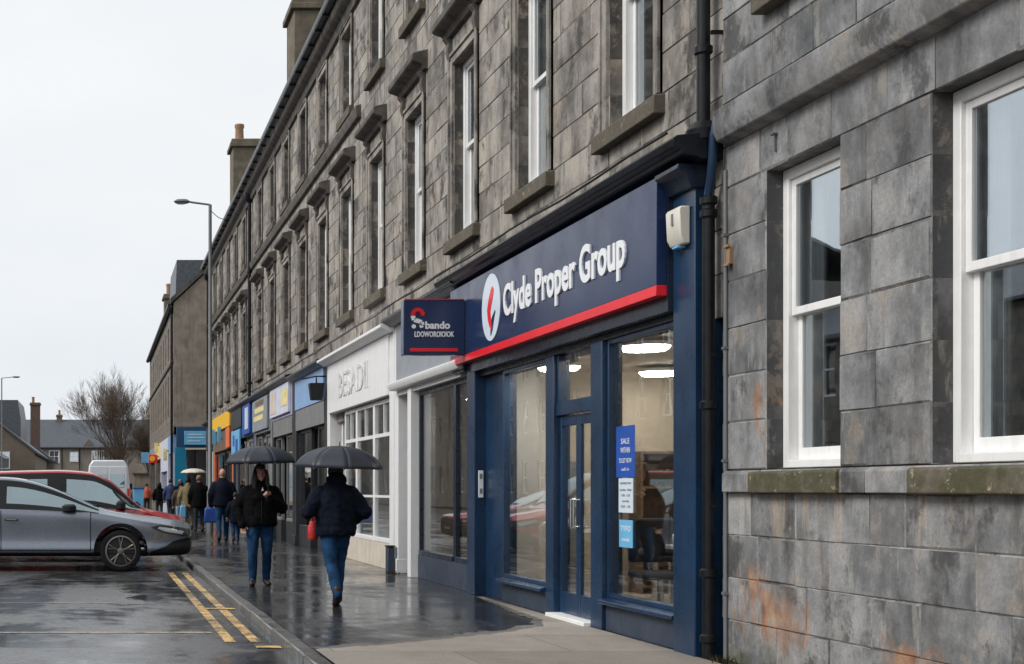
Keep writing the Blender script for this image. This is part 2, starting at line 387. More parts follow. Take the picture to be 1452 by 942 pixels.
def thing(name, label, cat, loc=(0, 0, 0), group=None):
    o = bpy.data.objects.new(name, None); COL.objects.link(o); o.empty_display_size = .2
    o.location = loc; W[o.name] = Vector(loc); return tag(o, label, cat, group)
def tag(o, label, cat, group=None):
    o['label'] = label; o['category'] = cat
    if group: o['group'] = group
    return o
def struct(o): o['kind'] = 'structure'; return o
def copy_tree(o, parent=None):
    c = o.copy(); COL.objects.link(c); c.parent = parent
    for ch in [x for x in o.children]: copy_tree(ch, c)
    return c
def place(o, loc, rz=0, label=None, group=None):
    o.location = loc; o.rotation_euler = (0, 0, rz); W[o.name] = Vector(loc)
    if label: o['label'] = label
    if group: o['group'] = group
    return o
def text_mesh(txt, size, ext=.01, bold=.0, sx=1.0, spacing=1.0):
    """letters in the local XY plane, left end at x=0, baseline y=0; returns verts, faces"""
    cu = bpy.data.curves.new('letters', 'FONT'); cu.body = txt; cu.size = size; cu.extrude = ext; cu.offset = bold; cu.resolution_u = 4; cu.space_character = spacing
    o = bpy.data.objects.new('letters', cu); COL.objects.link(o)
    dg = bpy.context.evaluated_depsgraph_get(); dg.update()
    me = bpy.data.meshes.new_from_object(o.evaluated_get(dg), depsgraph=dg)
    vs = [v.co.copy() for v in me.vertices]; fs = [tuple(p.vertices) for p in me.polygons]
    bpy.data.objects.remove(o); bpy.data.curves.remove(cu); bpy.data.meshes.remove(me)
    mn = min(v.x for v in vs)
    return [Vector(((v.x - mn) * sx, v.y, v.z)) for v in vs], fs
def text_on_front(mb, txt, x, y_left, z, size, mi=0, ext=.008, bold=0, width=None, spacing=1.0):
    """text on a wall facing -x, reading towards decreasing y"""
    vs, fs = text_mesh(txt, size, ext, bold, 1, spacing)
    k = width / max(v.x for v in vs) if width else 1
    mb.add([(x - v.z, y_left - v.x * k, z + v.y) for v in vs], fs, mi)
def text_on_near(mb, txt, y, x_left, z, size, mi=0, ext=.006, bold=0, width=None):
    """text on a face towards -y, reading towards increasing x"""
    vs, fs = text_mesh(txt, size, ext, bold)
    k = width / max(v.x for v in vs) if width else 1
    mb.add([(x_left + v.x * k, y - v.z, z + v.y) for v in vs], fs, mi)
# ------------------------------------------------------------------ sky and light
wd = bpy.data.worlds.new('World'); S.world = wd; wd.use_nodes = True
nt = wd.node_tree; nt.nodes.clear()
SUN_EL, SUN_AZ = 40, -104          # soft light from the road side, high
sky = nt.nodes.new('ShaderNodeTexSky'); sky.sky_type = 'NISHITA'; sky.sun_disc = False
sky.sun_elevation = R(SUN_EL); sky.sun_rotation = R(SUN_AZ); sky.air_density = 1; sky.dust_density = 3
hs = nt.nodes.new('ShaderNodeHueSaturation'); hs.inputs['Saturation'].default_value = .25
tc = nt.nodes.new('ShaderNodeTexCoord')
mp = nt.nodes.new('ShaderNodeMapping'); mp.inputs['Scale'].default_value = (1, 1, 2.4)
cl = nt.nodes.new('ShaderNodeTexNoise'); cl.inputs['Scale'].default_value = 2.2; cl.inputs['Detail'].default_value = 5; cl.inputs['Roughness'].default_value = .5
cr = nt.nodes.new('ShaderNodeValToRGB')
cr.color_ramp.elements[0].position = .30; cr.color_ramp.elements[0].color = (5.1, 5.4, 5.72, 1)
cr.color_ramp.elements[1].position = .62; cr.color_ramp.elements[1].color = (5.95, 6.08, 6.2, 1)
mx = nt.nodes.new('ShaderNodeMix'); mx.data_type = 'RGBA'; mx.inputs['Factor'].default_value = .95
bg = nt.nodes.new('ShaderNodeBackground'); bg.inputs['Strength'].default_value = .1
wo = nt.nodes.new('ShaderNodeOutputWorld')
L = nt.links.new
L(tc.outputs['Generated'], mp.inputs[0]); L(mp.outputs[0], cl.inputs['Vector']); L(cl.outputs['Fac'], cr.inputs[0])
L(sky.outputs[0], hs.inputs['Color']); L(hs.outputs[0], mx.inputs[6]); L(cr.outputs[0], mx.inputs[7])
L(mx.outputs[2], bg.inputs[0]); L(bg.outputs[0], wo.inputs[0])
sd = bpy.data.lights.new('sun', 'SUN'); sd.energy = 1.5; sd.angle = R(25); sd.color = (1, .97, .93)
sun = bpy.data.objects.new('sun', sd); COL.objects.link(sun)
# direction towards the sun: azimuth measured from +Y clockwise
az = R(SUN_AZ); el = R(SUN_EL)
dirv = Vector((math.sin(az) * math.cos(el), math.cos(az) * math.cos(el), math.sin(el)))
sun.rotation_euler = (-dirv).to_track_quat('-Z', 'Y').to_euler(); sun.location = dirv * 60
vs = S.view_settings; vs.view_transform = 'Standard'; vs.look = 'None'; vs.exposure = .66; vs.gamma = 1; vs.use_curve_mapping = False
S.cycles.use_denoising = True; S.cycles.max_bounces = 8; S.cycles.transparent_max_bounces = 12; S.cycles.caustics_reflective = False; S.cycles.caustics_refractive = False

# ------------------------------------------------------------------ ground
KX = 1.75; RZ = -.085
def sheet(name, mat, x0, x1, y0, y1, z):
    m = MB(); m.face([(x0, y0, z), (x1, y0, z), (x1, y1, z), (x0, y1, z)]); return struct(m.build(name, mat, smooth=0))
sheet('ground', 'earth', -1500, 1500, -300, 2500, -.12)
sheet('road', 'asphalt', -14, KX - .14, -12, 240, RZ)
sheet('cross_road', 'asphalt', KX - .1, 30, 60.4, 65.6, RZ + .002)
m = MB(); m.box(KX, 4.9, -8, 60.2, -.1, 0); struct(m.build('pavement', 'pave', smooth=0))
m = MB(); m.box(KX, 4.2, 65.8, 130, -.1, 0); struct(m.build('far_pavement', 'pave', smooth=0))
# kerb: a run of granite lengths, slightly uneven
m = MB(); y = -8
while y < 60:
    ln = random.uniform(.8, 1.05); dz = random.uniform(-.004, .004); dx = random.uniform(-.006, .006)
    m.box(KX - .14 + dx, KX - .002, y + .006, y + ln - .006, -.12, .004 + dz); y += ln
struct(m.build('kerb', 'kerb', bev=.018))
m = MB(); m.box(KX - .14, KX - .002, 65.8, 130, -.12, .004); struct(m.build('far_kerb', 'kerb', bev=.015))
# pale concrete reinstatement in front of the shop door, with its slanting edge
m = MB(); edge0 = [(1.76, 11.4), (2.4, 11.72), (3.1, 12.25), (3.7, 12.75), (4.2, 13.3), (4.40, 14.0), (4.47, 15.2), (4.55, 16.9)]
rj = random.Random(4); edge = []
for (a, b), (c, d) in zip(edge0, edge0[1:]):
    n = max(2, int(math.hypot(c - a, d - b) / .05)); edge += [(a + (c - a) * k / n + (rj.gauss(0, .012) if k or edge else 0), b + (d - b) * k / n + (rj.gauss(0, .02) if k else 0)) for k in range(n)]
edge.append(edge0[-1]); edge[0] = edge0[0]
poly = [(4.62, 2), (1.76, 2)][::-1] + [(4.62, 16.9)] + edge[::-1][1:]
m.face([(a, b, .004) for a, b in poly]); struct(m.build('concrete_paving', 'concrete', smooth=0))
m = MB(); rj = random.Random(9); ed2 = [(a + rj.gauss(0, .015) - .02, b + .10 + .10 * math.sin(a * 5) ** 2 + rj.gauss(0, .02)) for a, b in edge[1:-1]]
ed1 = edge[1:-1]; nn = len(ed1)
for k in range(nn - 1):
    w0, w1 = [min(1, (nn - q) / 40) for q in (k, k + 1)]
    up = lambda q, w: (ed1[q][0] + (ed2[q][0] - ed1[q][0] - .05) * w, ed1[q][1] + (ed2[q][1] - ed1[q][1]) * w)
    dn = lambda q: (ed1[q][0] + .04, ed1[q][1] - .04)
    m.face([(*p, .002) for p in (dn(k), dn(k + 1), up(k + 1, w1), up(k, w0))])
struct(m.build('damp_paving', 'damp', smooth=0))
# worn double yellow lines and the seam across the road
m = MB()
for x in (1.15, 1.38): m.face([(x, 12.7, RZ + .004), (x + .10, 12.7, RZ + .004), (x + .10, 23.2, RZ + .004), (x, 23.2, RZ + .004)])
m.face([(1.15, 16.1, RZ + .008), (1.58, 16.1, RZ + .008), (1.58, 16.28, RZ + .008), (1.15, 16.28, RZ + .008)])
m.face([(1.38, 12.2, RZ + .008), (1.60, 12.2, RZ + .008), (1.60, 12.36, RZ + .008), (1.38, 12.36, RZ + .008)])
struct(m.build('yellow_lines', 'yellowline', smooth=0))
m = MB()
m.face([(-9, 13.50, RZ + .004), (1.1, 13.50, RZ + .004), (1.1, 13.60, RZ + .004), (-9, 13.60, RZ + .004)])
m.face([(-9, 17.0, RZ + .004), (.2, 17.0, RZ + .004), (.2, 17.07, RZ + .004), (-9, 17.07, RZ + .004)])
struct(m.build('road_seam_marking', 'whiteline', smooth=0))

# ------------------------------------------------------------------ masonry
def ashlar(mb, x, y0, y1, z0, z1, ops=(), depth=.3, ch=.35, bw=(.45, 1.05), seed=1, mi=0, lo=.05, hi=.95):
    rnd = random.Random(seed); rec = .011
    req = sorted({z0, z1} | {z for o in ops for z in o[2:4] if z0 < z < z1}); zs = [req[0]]
    for a, b in zip(req, req[1:]):
        n = max(1, round((b - a) / ch)); zs += [a + (b - a) * i / n for i in range(1, n + 1)]
    for za, zb in zip(zs, zs[1:]):
        blk = sorted((o[0], o[1]) for o in ops if o[2] < zb - 1e-6 and o[3] > za + 1e-6)
        cur = y0; ivs = []
        for a, b in blk:
            if a > cur: ivs.append((cur, a))
            cur = max(cur, b)
        if cur < y1: ivs.append((cur, y1))
        for a, b in ivs:
            ys = [a]
            while b - ys[-1] > bw[1]: ys.append(ys[-1] + rnd.uniform(*bw))
            if b - ys[-1] < .18 and len(ys) > 1: ys.pop()
            ys.append(b)
            for ya, yb in zip(ys, ys[1:]):
                d = x + rnd.uniform(-.003, .003); t = min(hi, max(lo, rnd.gauss(.5, .27)))
                g = .006 + rnd.random() ** 3 * .012; q = [(ya, za), (yb, za), (yb, zb), (ya, zb)]; i_ = [(ya + g, za + g), (yb - g, za + g), (yb - g, zb - g), (ya + g, zb - g)]
                i_ = [(a + rnd.uniform(-.003, .003), b + rnd.uniform(-.003, .004)) for a, b in i_]; vs = [(x + rec, *p) for p in q] + [(d, *p) for p in i_]
                mb.add(vs, [(4, 7, 6, 5)], mi, t); jt = rnd.choice((.985, .93, .02, .03, .06))
                for k in range(4): mb.f.append(tuple(len(mb.v) - 8 + q for q in (k, 4 + k, 4 + (k + 1) % 4, (k + 1) % 4))); mb.mi.append(mi); mb.tone.append(jt)
    for o in ops:
        ya, yb, za, zb = o[:4]; n = max(1, round((zb - za) / ch))
        for k in range(n):
            a = za + (zb - za) * k / n; b = za + (zb - za) * (k + 1) / n
            for yy in (ya, yb):
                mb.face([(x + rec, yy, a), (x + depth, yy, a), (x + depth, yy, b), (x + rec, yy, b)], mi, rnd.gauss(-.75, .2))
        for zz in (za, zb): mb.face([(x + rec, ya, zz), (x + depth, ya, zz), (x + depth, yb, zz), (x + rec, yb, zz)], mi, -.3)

PROTO = {}
def sash_window(parent, yc, z0, w, h, x, kind='plain', key=None):
    """vertical sash window standing in an opening of a wall that faces -x. First call of a kind builds it, later ones copy it."""
    key = (w, h, kind)
    if key in PROTO:
        p, ref = PROTO[key]; c = copy_tree(p, parent)
        c.location = W[p.name] + Vector((x, yc, z0)) - ref - W[parent.name]; return c
    ya, yb = yc - w / 2, yc + w / 2; f = .075; xo = x + .125
    m = MB()
    m.box(xo, xo + .12, ya, ya + f, z0, z0 + h); m.box(xo, xo + .12, yb - f, yb, z0, z0 + h)
    m.box(xo, xo + .12, ya + f, yb - f, z0 + h - f, z0 + h); m.box(xo - .03, xo + .12, ya + f, yb - f, z0, z0 + .055)
    fr = m.build('window', 'white_old', parent, bev=.006)
    mid = z0 + h * .52; s = .055
    def sash(xs, za, zb, bot):
        m = MB(); a, b = ya + f + .002, yb - f - .002
        m.box(xs, xs + .04, a, a + s, za, zb); m.box(xs, xs + .04, b - s, b, za, zb)
        m.box(xs, xs + .04, a + s, b - s, zb - .05, zb); m.box(xs - .004, xs + .04, a + s, b - s, za, za + bot)
        m.build('sash', 'white_old', fr, bev=.005)
        g = MB(); g.box(xs + .017, xs + .023, a + s - .004, b - s + .004, za + bot - .004, zb - .046); g.build('pane', 'glass', fr, smooth=0)
    sash(xo + .025, mid - .025, z0 + h - f - .002, .055); sash(xo + .07, z0 + .057, mid + .025, .085)
    if 'curtain' in kind:
        c = MB(); xs = xo + .15
        for side in (0, 1):
            n = 22; a0, a1 = (yb - .02, yb - w * .30) if side == 0 else (ya + .02, ya + w * .16)
            pts = [(xs + .03 * math.sin(k * 1.9 + side), a0 + (a1 - a0) * k / n) for k in range(n + 1)]
            for (xa, p), (xb, q) in zip(pts, pts[1:]): c.face([(xa, p, z0), (xb, q, z0), (xb, q, z0 + h), (xa, p, z0 + h)])
        c.build('curtain', 'curtain', fr, smooth=80, solid=.004)
    if 'blind' in kind:
        c = MB(); c.box(xo + .13, xo + .136, ya + .05, yb - .05, z0 + h * .45, z0 + h - .03); c.build('blind', 'blind', fr)
    if 'sill' in kind or 'hood' in kind:
        m = MB(); m.prism([(x - .10, z0 - .18), (x - .10, z0 - .02), (x + .124, z0 + .004), (x + .124, z0 - .18)], 'y', ya - .2, yb + .2)
        m.build('sill', 'sill', fr, bev=.012)
    if 'hood' in kind or 'margin' in kind:
        m = MB(); d = .028
        for a, b in ((ya - .15, ya - .004), (yb + .004, yb + .15)):
            m.box(x - d, x + .03, a, b, z0 + .004, z0 + h + .15); m.box(x - d - .02, x + .02, a if a < ya - .1 else b - .045, (a + .045) if a < ya - .1 else b, z0 + .004, z0 + h + .15)
        m.box(x - d + .002, x + .03, ya - .003, yb + .003, z0 + h + .004, z0 + h + .148)
        m.box(x - d - .022, x + .02, ya - .10, yb + .10, z0 + h + .105, z0 + h + .152)
        m.build('architrave', 'stone_main', fr, bev=.006)
    if 'hood' in kind:
        m = MB(); zt = z0 + h + .40
        m.prism([(x + .02, zt - .02), (x - .06, zt - .02), (x - .09, zt + .05), (x - .2, zt + .09), (x - .23, zt + .12), (x - .23, zt + .2), (x - .20, zt + .22), (x + .02, zt + .27)], 'y', ya - .30, yb + .30)
        for yy in (ya - .17, yb + .05): m.prism([(x + .02, zt - .35), (x - .04, zt - .33), (x - .075, zt - .2), (x - .06, zt - .1), (x - .12, zt - .022), (x + .02, zt - .022)], 'y', yy, yy + .12)
        m.build('hood', 'stone_trim', fr, bev=.01)
    PROTO[key] = (fr, Vector((x, yc, z0))); return fr

FX = 4.75
def shell(parent, x0, x1, y0, y1, z0, z1, mat, floors=(), inner='void'):
    """rear and end walls, floors and a dim inner lining so that windows look into rooms"""
    m = MB(); t = .3
    m.box(x0 + t, x1, y0, y0 + .2, z0, z1); m.box(x0 + t, x1, y1 - .2, y1, z0, z1); m.box(x1 - .2, x1, y0 + .202, y1 - .202, z0, z1)
    m.build('outer_wall', mat, parent, smooth=0)
    m = MB()
    for z in floors: m.box(x0 + .31, x1 - .21, y0 + .21, y1 - .21, z - .25, z)
    m.box(x0 + 4, x0 + 4.1, y0 + .21, y1 - .21, z0, z1 - .02)
    y = y0 + 4.1
    while y < y1 - 2: m.box(x0 + .32, x0 + 3.99, y, y + .1, z0 + .01, z1 - .02); y += 5.7
    m.build('inner_wall', inner, parent, smooth=0)
def roof(parent, x0, x1, y0, y1, z, pitch=40, ov=.35, mat='slate'):
    xm = (x0 + x1) / 2; h = (xm - x0 + ov) * math.tan(R(pitch)); m = MB()
    m.prism([(x0 - ov, z), (xm, z + h), (x1 + ov, z), (x1 + ov, z + .08), (xm, z + h + .1), (x0 - ov, z + .08)], 'y', y0 - .02, y1 + .02)
    return m.build('roof', mat, parent, smooth=0)
def chimney(parent, x0, x1, y0, y1, z0, z1, pots, mat='chimney'):
    m = MB(); m.box(x0, x1, y0, y1, z0, z1 - .3); m.box(x0 - .1, x1 + .1, y0 - .1, y1 + .1, z1 - .3, z1 - .14); m.box(x0 - .05, x1 + .05, y0 - .05, y1 + .05, z1 - .139, z1)
    c = m.build('chimney', mat, parent, bev=.02)
    for k in range(pots):
        q = MB(); q.lathe([(.17, 0), (.15, .5), (.18, .56), (.18, .66), (.15, .68)], (x0 + .3 + k * .6 if x1 - x0 > .9 else (x0 + x1) / 2, (y0 + y1) / 2, z1), n=14)
        q.build('chimney_pot', 'terracotta', c)

# ------------------------------------------------------------------ the long sandstone tenement over the shops
def eaves(parent, y0, y1, x=FX, z=10.4):
    m = MB(); m.prism([(x + .02, z - .28), (x - .06, z - .26), (x - .09, z - .12), (x - .2, z - .06), (x - .24, z + .02), (x - .24, z + .1), (x + .02, z + .1)], 'y', y0 + .002, y1 - .002)
    m.build('eaves_cornice', 'stone_trim', parent)
    m = MB(); m.prism([(x - .38, z + .24)] + [(x - .30 + .085 * math.cos(a), z + .2 + .10 * math.sin(a)) for a in (PI + PI * k / 8 for k in range(9))] + [(x - .20, z + .26)], 'y', y0, y1)
    y = y0 + .5
    while y < y1: m.box(x - .39, x - .2, y, y + .05, z + .07, z + .12); y += .95
    m.build('gutter', 'iron', parent)

def tenement(label, y0, y1, centres, seed, string_from):
    t = thing('tenement', label, 'tenement', (FX, (y0 + y1) / 2, 0), 'sandstone tenements of the terrace')
    ops = [(c - .55, c + .55, 4.62, 6.95) for c in centres] + [(c - .5, c + .5, 8.42, 10.0) for c in centres]
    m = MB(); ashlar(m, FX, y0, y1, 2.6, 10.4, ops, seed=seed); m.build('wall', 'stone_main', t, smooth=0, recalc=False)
    for i, c in enumerate(centres):
        sash_window(t, c, 4.62, 1.1, 2.33, FX, 'hood curtain' if i % 3 else 'hood blind')
        sash_window(t, c, 8.42, 1.0, 1.58, FX, 'sill margin curtain' if i % 2 else 'sill margin blind')
    if string_from < y1:
        m = MB(); m.prism([(FX + .01, 7.98), (FX - .07, 8.0), (FX - .1, 8.12), (FX - .1, 8.2), (FX + .01, 8.232)], 'y', max(string_from, y0) + .003, y1 - .003)
        m.build('string_course', 'stone_trim', t, bev=.01)
    eaves(t, y0, y1); roof(t, FX, 14.5, y0, y1, 10.66)
    shell(t, FX, 14.5, y0 + .003, y1 - .003, 3.95, 10.38, 'stone_rubble', (4.3, 7.9))
    return t
cs = [12.55 + 2.85 * k for k in range(11)]
t1 = tenement('long soot stained sandstone tenement with hooded sash windows rising above the navy shop', 10.72, 43.2, cs, 3, 25.4)
chimney(t1, 5.05, 8.2, 36.2, 37.6, 10.9, 13.9, 4)
t2 = tenement('farther sandstone tenement of the terrace, between the black downpipe and the side street', 43.2, 59.8, [45.4 + 2.85 * k for k in range(5)], 5, 43.2)
chimney(t2, 5.0, 5.95, 52.0, 53.2, 10.9, 14.2, 1)
m = MB(); m.box(FX + .31, 14.5, 59.6, 59.79, 0, 3.94); m.box(14.3, 14.5, 43.3, 59.59, 0, 3.94); m.build('side_wall', 'stone_rubble', t2, smooth=0)

# ------------------------------------------------------------------ the grey ashlar building beside it
t3 = thing('stone_building', 'grey ashlar building beside the navy shop, white sash windows over mossy sills, orange stain', 'building', (FX, 6, 0))
WG = [(9.03, 10.03), (7.04, 8.04), (5.05, 6.05)]
ops = [(a, b, 1.44, 3.56) for a, b in WG] + [(8.85, 9.85, 4.85, 7.0), (6.3, 7.3, 4.85, 7.0)]
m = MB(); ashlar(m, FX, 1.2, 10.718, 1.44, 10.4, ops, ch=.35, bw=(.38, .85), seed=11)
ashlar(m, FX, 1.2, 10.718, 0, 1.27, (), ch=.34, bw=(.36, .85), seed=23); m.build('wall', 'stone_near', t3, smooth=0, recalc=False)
for a, b in WG[:2]: sash_window(t3, (a + b) / 2, 1.444, 1.0, 2.112, FX, 'curtain near')
sash_window(t3, 5.55, 1.444, 1.0, 2.112, FX, 'curtain near')
for a, b in ((8.85, 9.85), (6.3, 7.3)): sash_window(t3, (a + b) / 2, 4.85, 1.0, 2.15, FX, 'sill curtain')
m = MB(); y = 1.2
while y < 10.60:
    b = min(10.612, y + random.uniform(.9, 1.5)); m.prism([(FX + .05, 1.272), (FX - .055, 1.272), (FX - .055, 1.41), (FX - .03, 1.432), (FX + .05, 1.436)], 'y', y + .003, b - .003, 0, random.uniform(.2, .7)); y = b
m.build('sill_course', 'stone_near', t3, bev=.008)
for a, b in WG:
    m = MB(); m.prism([(FX + .13, 1.268), (FX - .085, 1.268), (FX - .085, 1.415), (FX + .13, 1.452)], 'y', a - .10, b + .10); m.build('sill', 'sill_moss', t3, bev=.012)
m = MB(); m.prism([(FX + .03, 3.87), (FX - .10, 3.90), (FX - .13, 3.98), (FX - .13, 4.13), (FX + .03, 4.17)], 'y', 1.2, 10.60); m.build('string_course', 'stone_near', t3, bev=.012)
eaves(t3, 1.2, 10.716); roof(t3, FX, 14.5, 1.2, 10.71, 10.66)
shell(t3, FX, 14.5, 1.21, 10.705, 0, 10.38, 'stone_rubble', (.1, 4.2, 7.9), 'beige_wall')

# ------------------------------------------------------------------ drainpipes
def collar(m, x, y, z, r=.064, h=.07): m.lathe([(r * .8, 0), (r, .012), (r, h - .012), (r * .8, h)], (x, y, z), n=16)
dp = thing('drainpipe', 'thick black cast iron downpipe between the navy shop and the grey stone wall', 'drainpipe', (4.64, 10.755, 0))
m = MB(); m.tube([(4.66, 10.755, 0), (4.66, 10.755, 3.46)], .046, 16); m.build('lower_pipe', 'iron', dp)
m = MB(); m.tube([(4.66, 10.755, 3.46), (4.66, 10.755, 3.56), (4.655, 10.70, 3.66), (4.65, 10.66, 3.8), (4.65, 10.645, 3.95), (4.66, 10.62, 4.06), (4.73, 10.60, 4.1)], .032, 12); m.build('swan_neck', 'navy', dp)
m = MB(); m.tube([(4.64, 10.80, 4.0), (4.64, 10.80, 10.45)], .05, 16)
m.lathe([(.06, 0), (.12, .02), (.13, .1), (.08, .16)], (4.64, 10.80, 3.94), n=16); m.build('upper_pipe', 'iron', dp)
for z in (.12, .62, 1.9, 3.36, 3.46): m = MB(); collar(m, 4.66, 10.755, z); m.build('collar', 'iron', dp)
for z in (4.62, 5.3, 7.0, 8.7): m = MB(); collar(m, 4.64, 10.80, z, .068); m.build('collar', 'iron', dp)
for z in (1.15, 2.3, 4.75): m = MB(); m.box(4.66, FX + .01, 10.70, 10.72, z, z + .03); m.build('bracket', 'iron', dp)
cd = thing('conduit', 'thin grey conduit running up the edge of the grey stone wall', 'pipe', (4.735, 10.635, 0))
m = MB(); m.tube([(4.738, 10.635, .02), (4.738, 10.635, 3.0), (4.738, 10.64, 3.7)], .017, 10); m.build('tube', 'lead', cd)
for z in (.5, 1.5, 2.35, 3.2): m = MB(); m.box(4.715, FX + .004, 10.612, 10.658, z, z + .02); m.build('clip', 'lead', cd)
m = MB(); m.box(4.722, FX + .004, 10.54, 10.60, 2.98, 3.11); m.box(4.705, 4.724, 10.535, 10.605, 3.105, 3.125); m.box(4.705, 4.724, 10.535, 10.605, 2.965, 2.985)
tag(m.build('air_brick', 'terracotta', bev=.004), 'small broken terracotta vent in the grey stone wall beside the black downpipe', 'vent')
m = MB(); m.box(4.735, 4.752, 9.862, 9.88, 3.66, 3.79)
for y in (9.855, 9.888): m.tube([(4.75, y, 3.78), (4.715, y, 3.783)], .009, 8)
tag(m.build('wall_fixing', 'lead'), 'small old metal fixing high on the grey stone wall above the window corner', 'bracket')
for (yy, lab, z1) in ((43.2, 'slim black downpipe on the tenement front where its two halves meet', 10.4), (59.5, 'slim black downpipe at the far corner of the tenement by the side street', 10.4), (66.2, None, 0)):
    if not lab: continue
    d = thing('drainpipe', lab, 'drainpipe', (FX - .09, yy, 0)); m = MB(); m.tube([(FX - .09, yy, 3.6), (FX - .09, yy, z1)], .055, 10); m.build('pipe', 'iron', d)
    m = MB(); m.lathe([(.06, 0), (.14, .1), (.16, .3)], (FX - .09, yy, z1 - .35), n=10); m.build('hopper', 'iron', d)
    for z in (4.5, 6.2, 7.9): m = MB(); collar(m, FX - .09, yy, z, .08); m.build('collar', 'iron', d)
# ------------------------------------------------------------------ the navy shop
PX = 4.60                              # face of the pilasters
sh = thing('shopfront', 'navy painted shopfront with glazed double door between two tall windows, lit office inside', 'shopfront', (PX, 14.2, 0))
def frame_box(name, mat, parent, *bx, bev=.006):
    m = MB()
    for b in bx: m.box(*b)
    return m.build(name, mat, parent, bev=bev)
def pilaster(y0, y1, z1=3.78, x1=4.9):
    m = MB(); m.box(PX, x1, y0, y1, 0, z1); p = m.build('pilaster', 'navy', sh, bev=.008)
    m = MB(); m.box(PX - .025, x1 - .01, y0 - .015, y1 + .015, 0, .2)
    m.prism([(PX + .01, z1 - .32), (PX - .03, z1 - .30), (PX - .05, z1 - .2), (PX - .12, z1 - .1), (PX - .14, z1 - .02), (PX + .01, z1 - .02)], 'y', y0 + .01, y1 - .01)
    return p
pilaster(10.86, 11.27); pilaster(17.2, 17.56)
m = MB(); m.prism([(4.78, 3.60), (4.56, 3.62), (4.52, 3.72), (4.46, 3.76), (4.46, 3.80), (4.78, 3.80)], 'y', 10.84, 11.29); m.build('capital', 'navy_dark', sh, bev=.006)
m = MB()   # moulded cornice in steps
m.prism([(4.78, 3.802), (4.60, 3.802), (4.54, 3.83), (4.44, 3.845), (4.43, 3.88), (4.38, 3.90), (4.36, 3.955), (4.40, 3.985), (4.78, 4.03)], 'y', 10.70, 18.3); m.build('cornice', 'cornice', sh, bev=.008)
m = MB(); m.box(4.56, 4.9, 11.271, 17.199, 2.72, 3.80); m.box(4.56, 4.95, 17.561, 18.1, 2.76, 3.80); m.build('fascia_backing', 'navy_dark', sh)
# dark navy soffit board below the sign and window heads
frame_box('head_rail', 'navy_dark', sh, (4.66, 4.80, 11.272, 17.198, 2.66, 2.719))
GX = 4.715
def shop_window(y0, y1, z0, z1, stall, name='window', rail='navy', parent=None, gl='glass_shop', fr=.045, mull=()):
    parent = parent or sh
    bx = [(GX - .035, GX + .05, y0, y0 + fr, z0, z1), (GX - .035, GX + .05, y1 - fr, y1, z0, z1), (GX - .035, GX + .05, y0 + fr, y1 - fr, z1 - fr, z1), (GX - .035, GX + .05, y0 + fr, y1 - fr, z0, z0 + fr)]
    for q in mull: bx.append((GX - .035, GX + .05, q - fr / 2, q + fr / 2, z0 + fr, z1 - fr))
    w = frame_box(name, rail, parent, *bx)
    m = MB(); m.box(GX, GX + .008, y0 + fr - .003, y1 - fr + .003, z0 + fr - .003, z1 - fr + .003); m.build('pane', gl, w, smooth=0)
    if stall:
        m = MB(); m.box(GX - .045, GX + .15, y0 + .002, y1 - .002, 0, stall - .05); m.build('stallriser', 'stall', parent, bev=.004)
        m = MB(); m.prism([(GX - .12, stall - .055), (GX - .12, stall - .02), (GX - .04, stall), (GX + .1, stall), (GX + .1, stall - .05), (GX - .06, stall - .05)], 'y', y0, y1); m.build('window_sill', rail, parent, bev=.006)
    return w
shop_window(11.30, 12.96, .30, 2.66, .30)
shop_window(14.66, 16.28, .28, 2.66, .28)
frame_box('door_post', 'navy', sh, (4.635, 4.83, 12.965, 13.26, 0, 2.66), bev=.008)
frame_box('door_post', 'navy', sh, (4.655, 4.83, 14.40, 14.655, 0, 2.66), bev=.008)
frame_box('corner_panel', 'navy', sh, (4.735, 4.85, 16.30, 17.198, 0, 2.66), (4.715, 4.736, 16.30, 16.42, 0, 2.66))
tr = frame_box('transom', 'navy', sh, (4.68, 4.80, 13.262, 14.398, 2.04, 2.18), (4.69, 4.79, 13.262, 13.30, 2.181, 2.658), (4.69, 4.79, 14.36, 14.398, 2.181, 2.658))
m = MB(); m.box(GX + .01, GX + .018, 13.295, 14.365, 2.175, 2.659); m.build('pane', 'glass_shop', tr, smooth=0)
for y0, y1, hy in ((13.275, 13.828, 13.79), (13.834, 14.387, 13.87)):
    dx = GX
    d = frame_box('door', 'navy', sh, (dx, dx + .04, y0, y0 + .06, .045, 2.03), (dx, dx + .04, y1 - .06, y1, .045, 2.03), (dx, dx + .04, y0 + .06, y1 - .06, 1.93, 2.03), (dx + .002, dx + .04, y0 + .06, y1 - .06, .045, .26), bev=.005)
    m = MB(); m.box(dx + .016, dx + .024, y0 + .055, y1 - .055, .255, 1.935); m.build('pane', 'glass_shop', d, smooth=0)
    m = MB(); hx = dx - .06; m.tube([(dx + .002, hy, .93), (hx, hy, .93), (hx, hy, 1.19), (dx + .002, hy, 1.19)], .014, 10); m.build('handle', 'steel', d)
frame_box('threshold', 'white_old', sh, (4.57, 4.86, 13.262, 14.398, 0, .04), bev=.006)
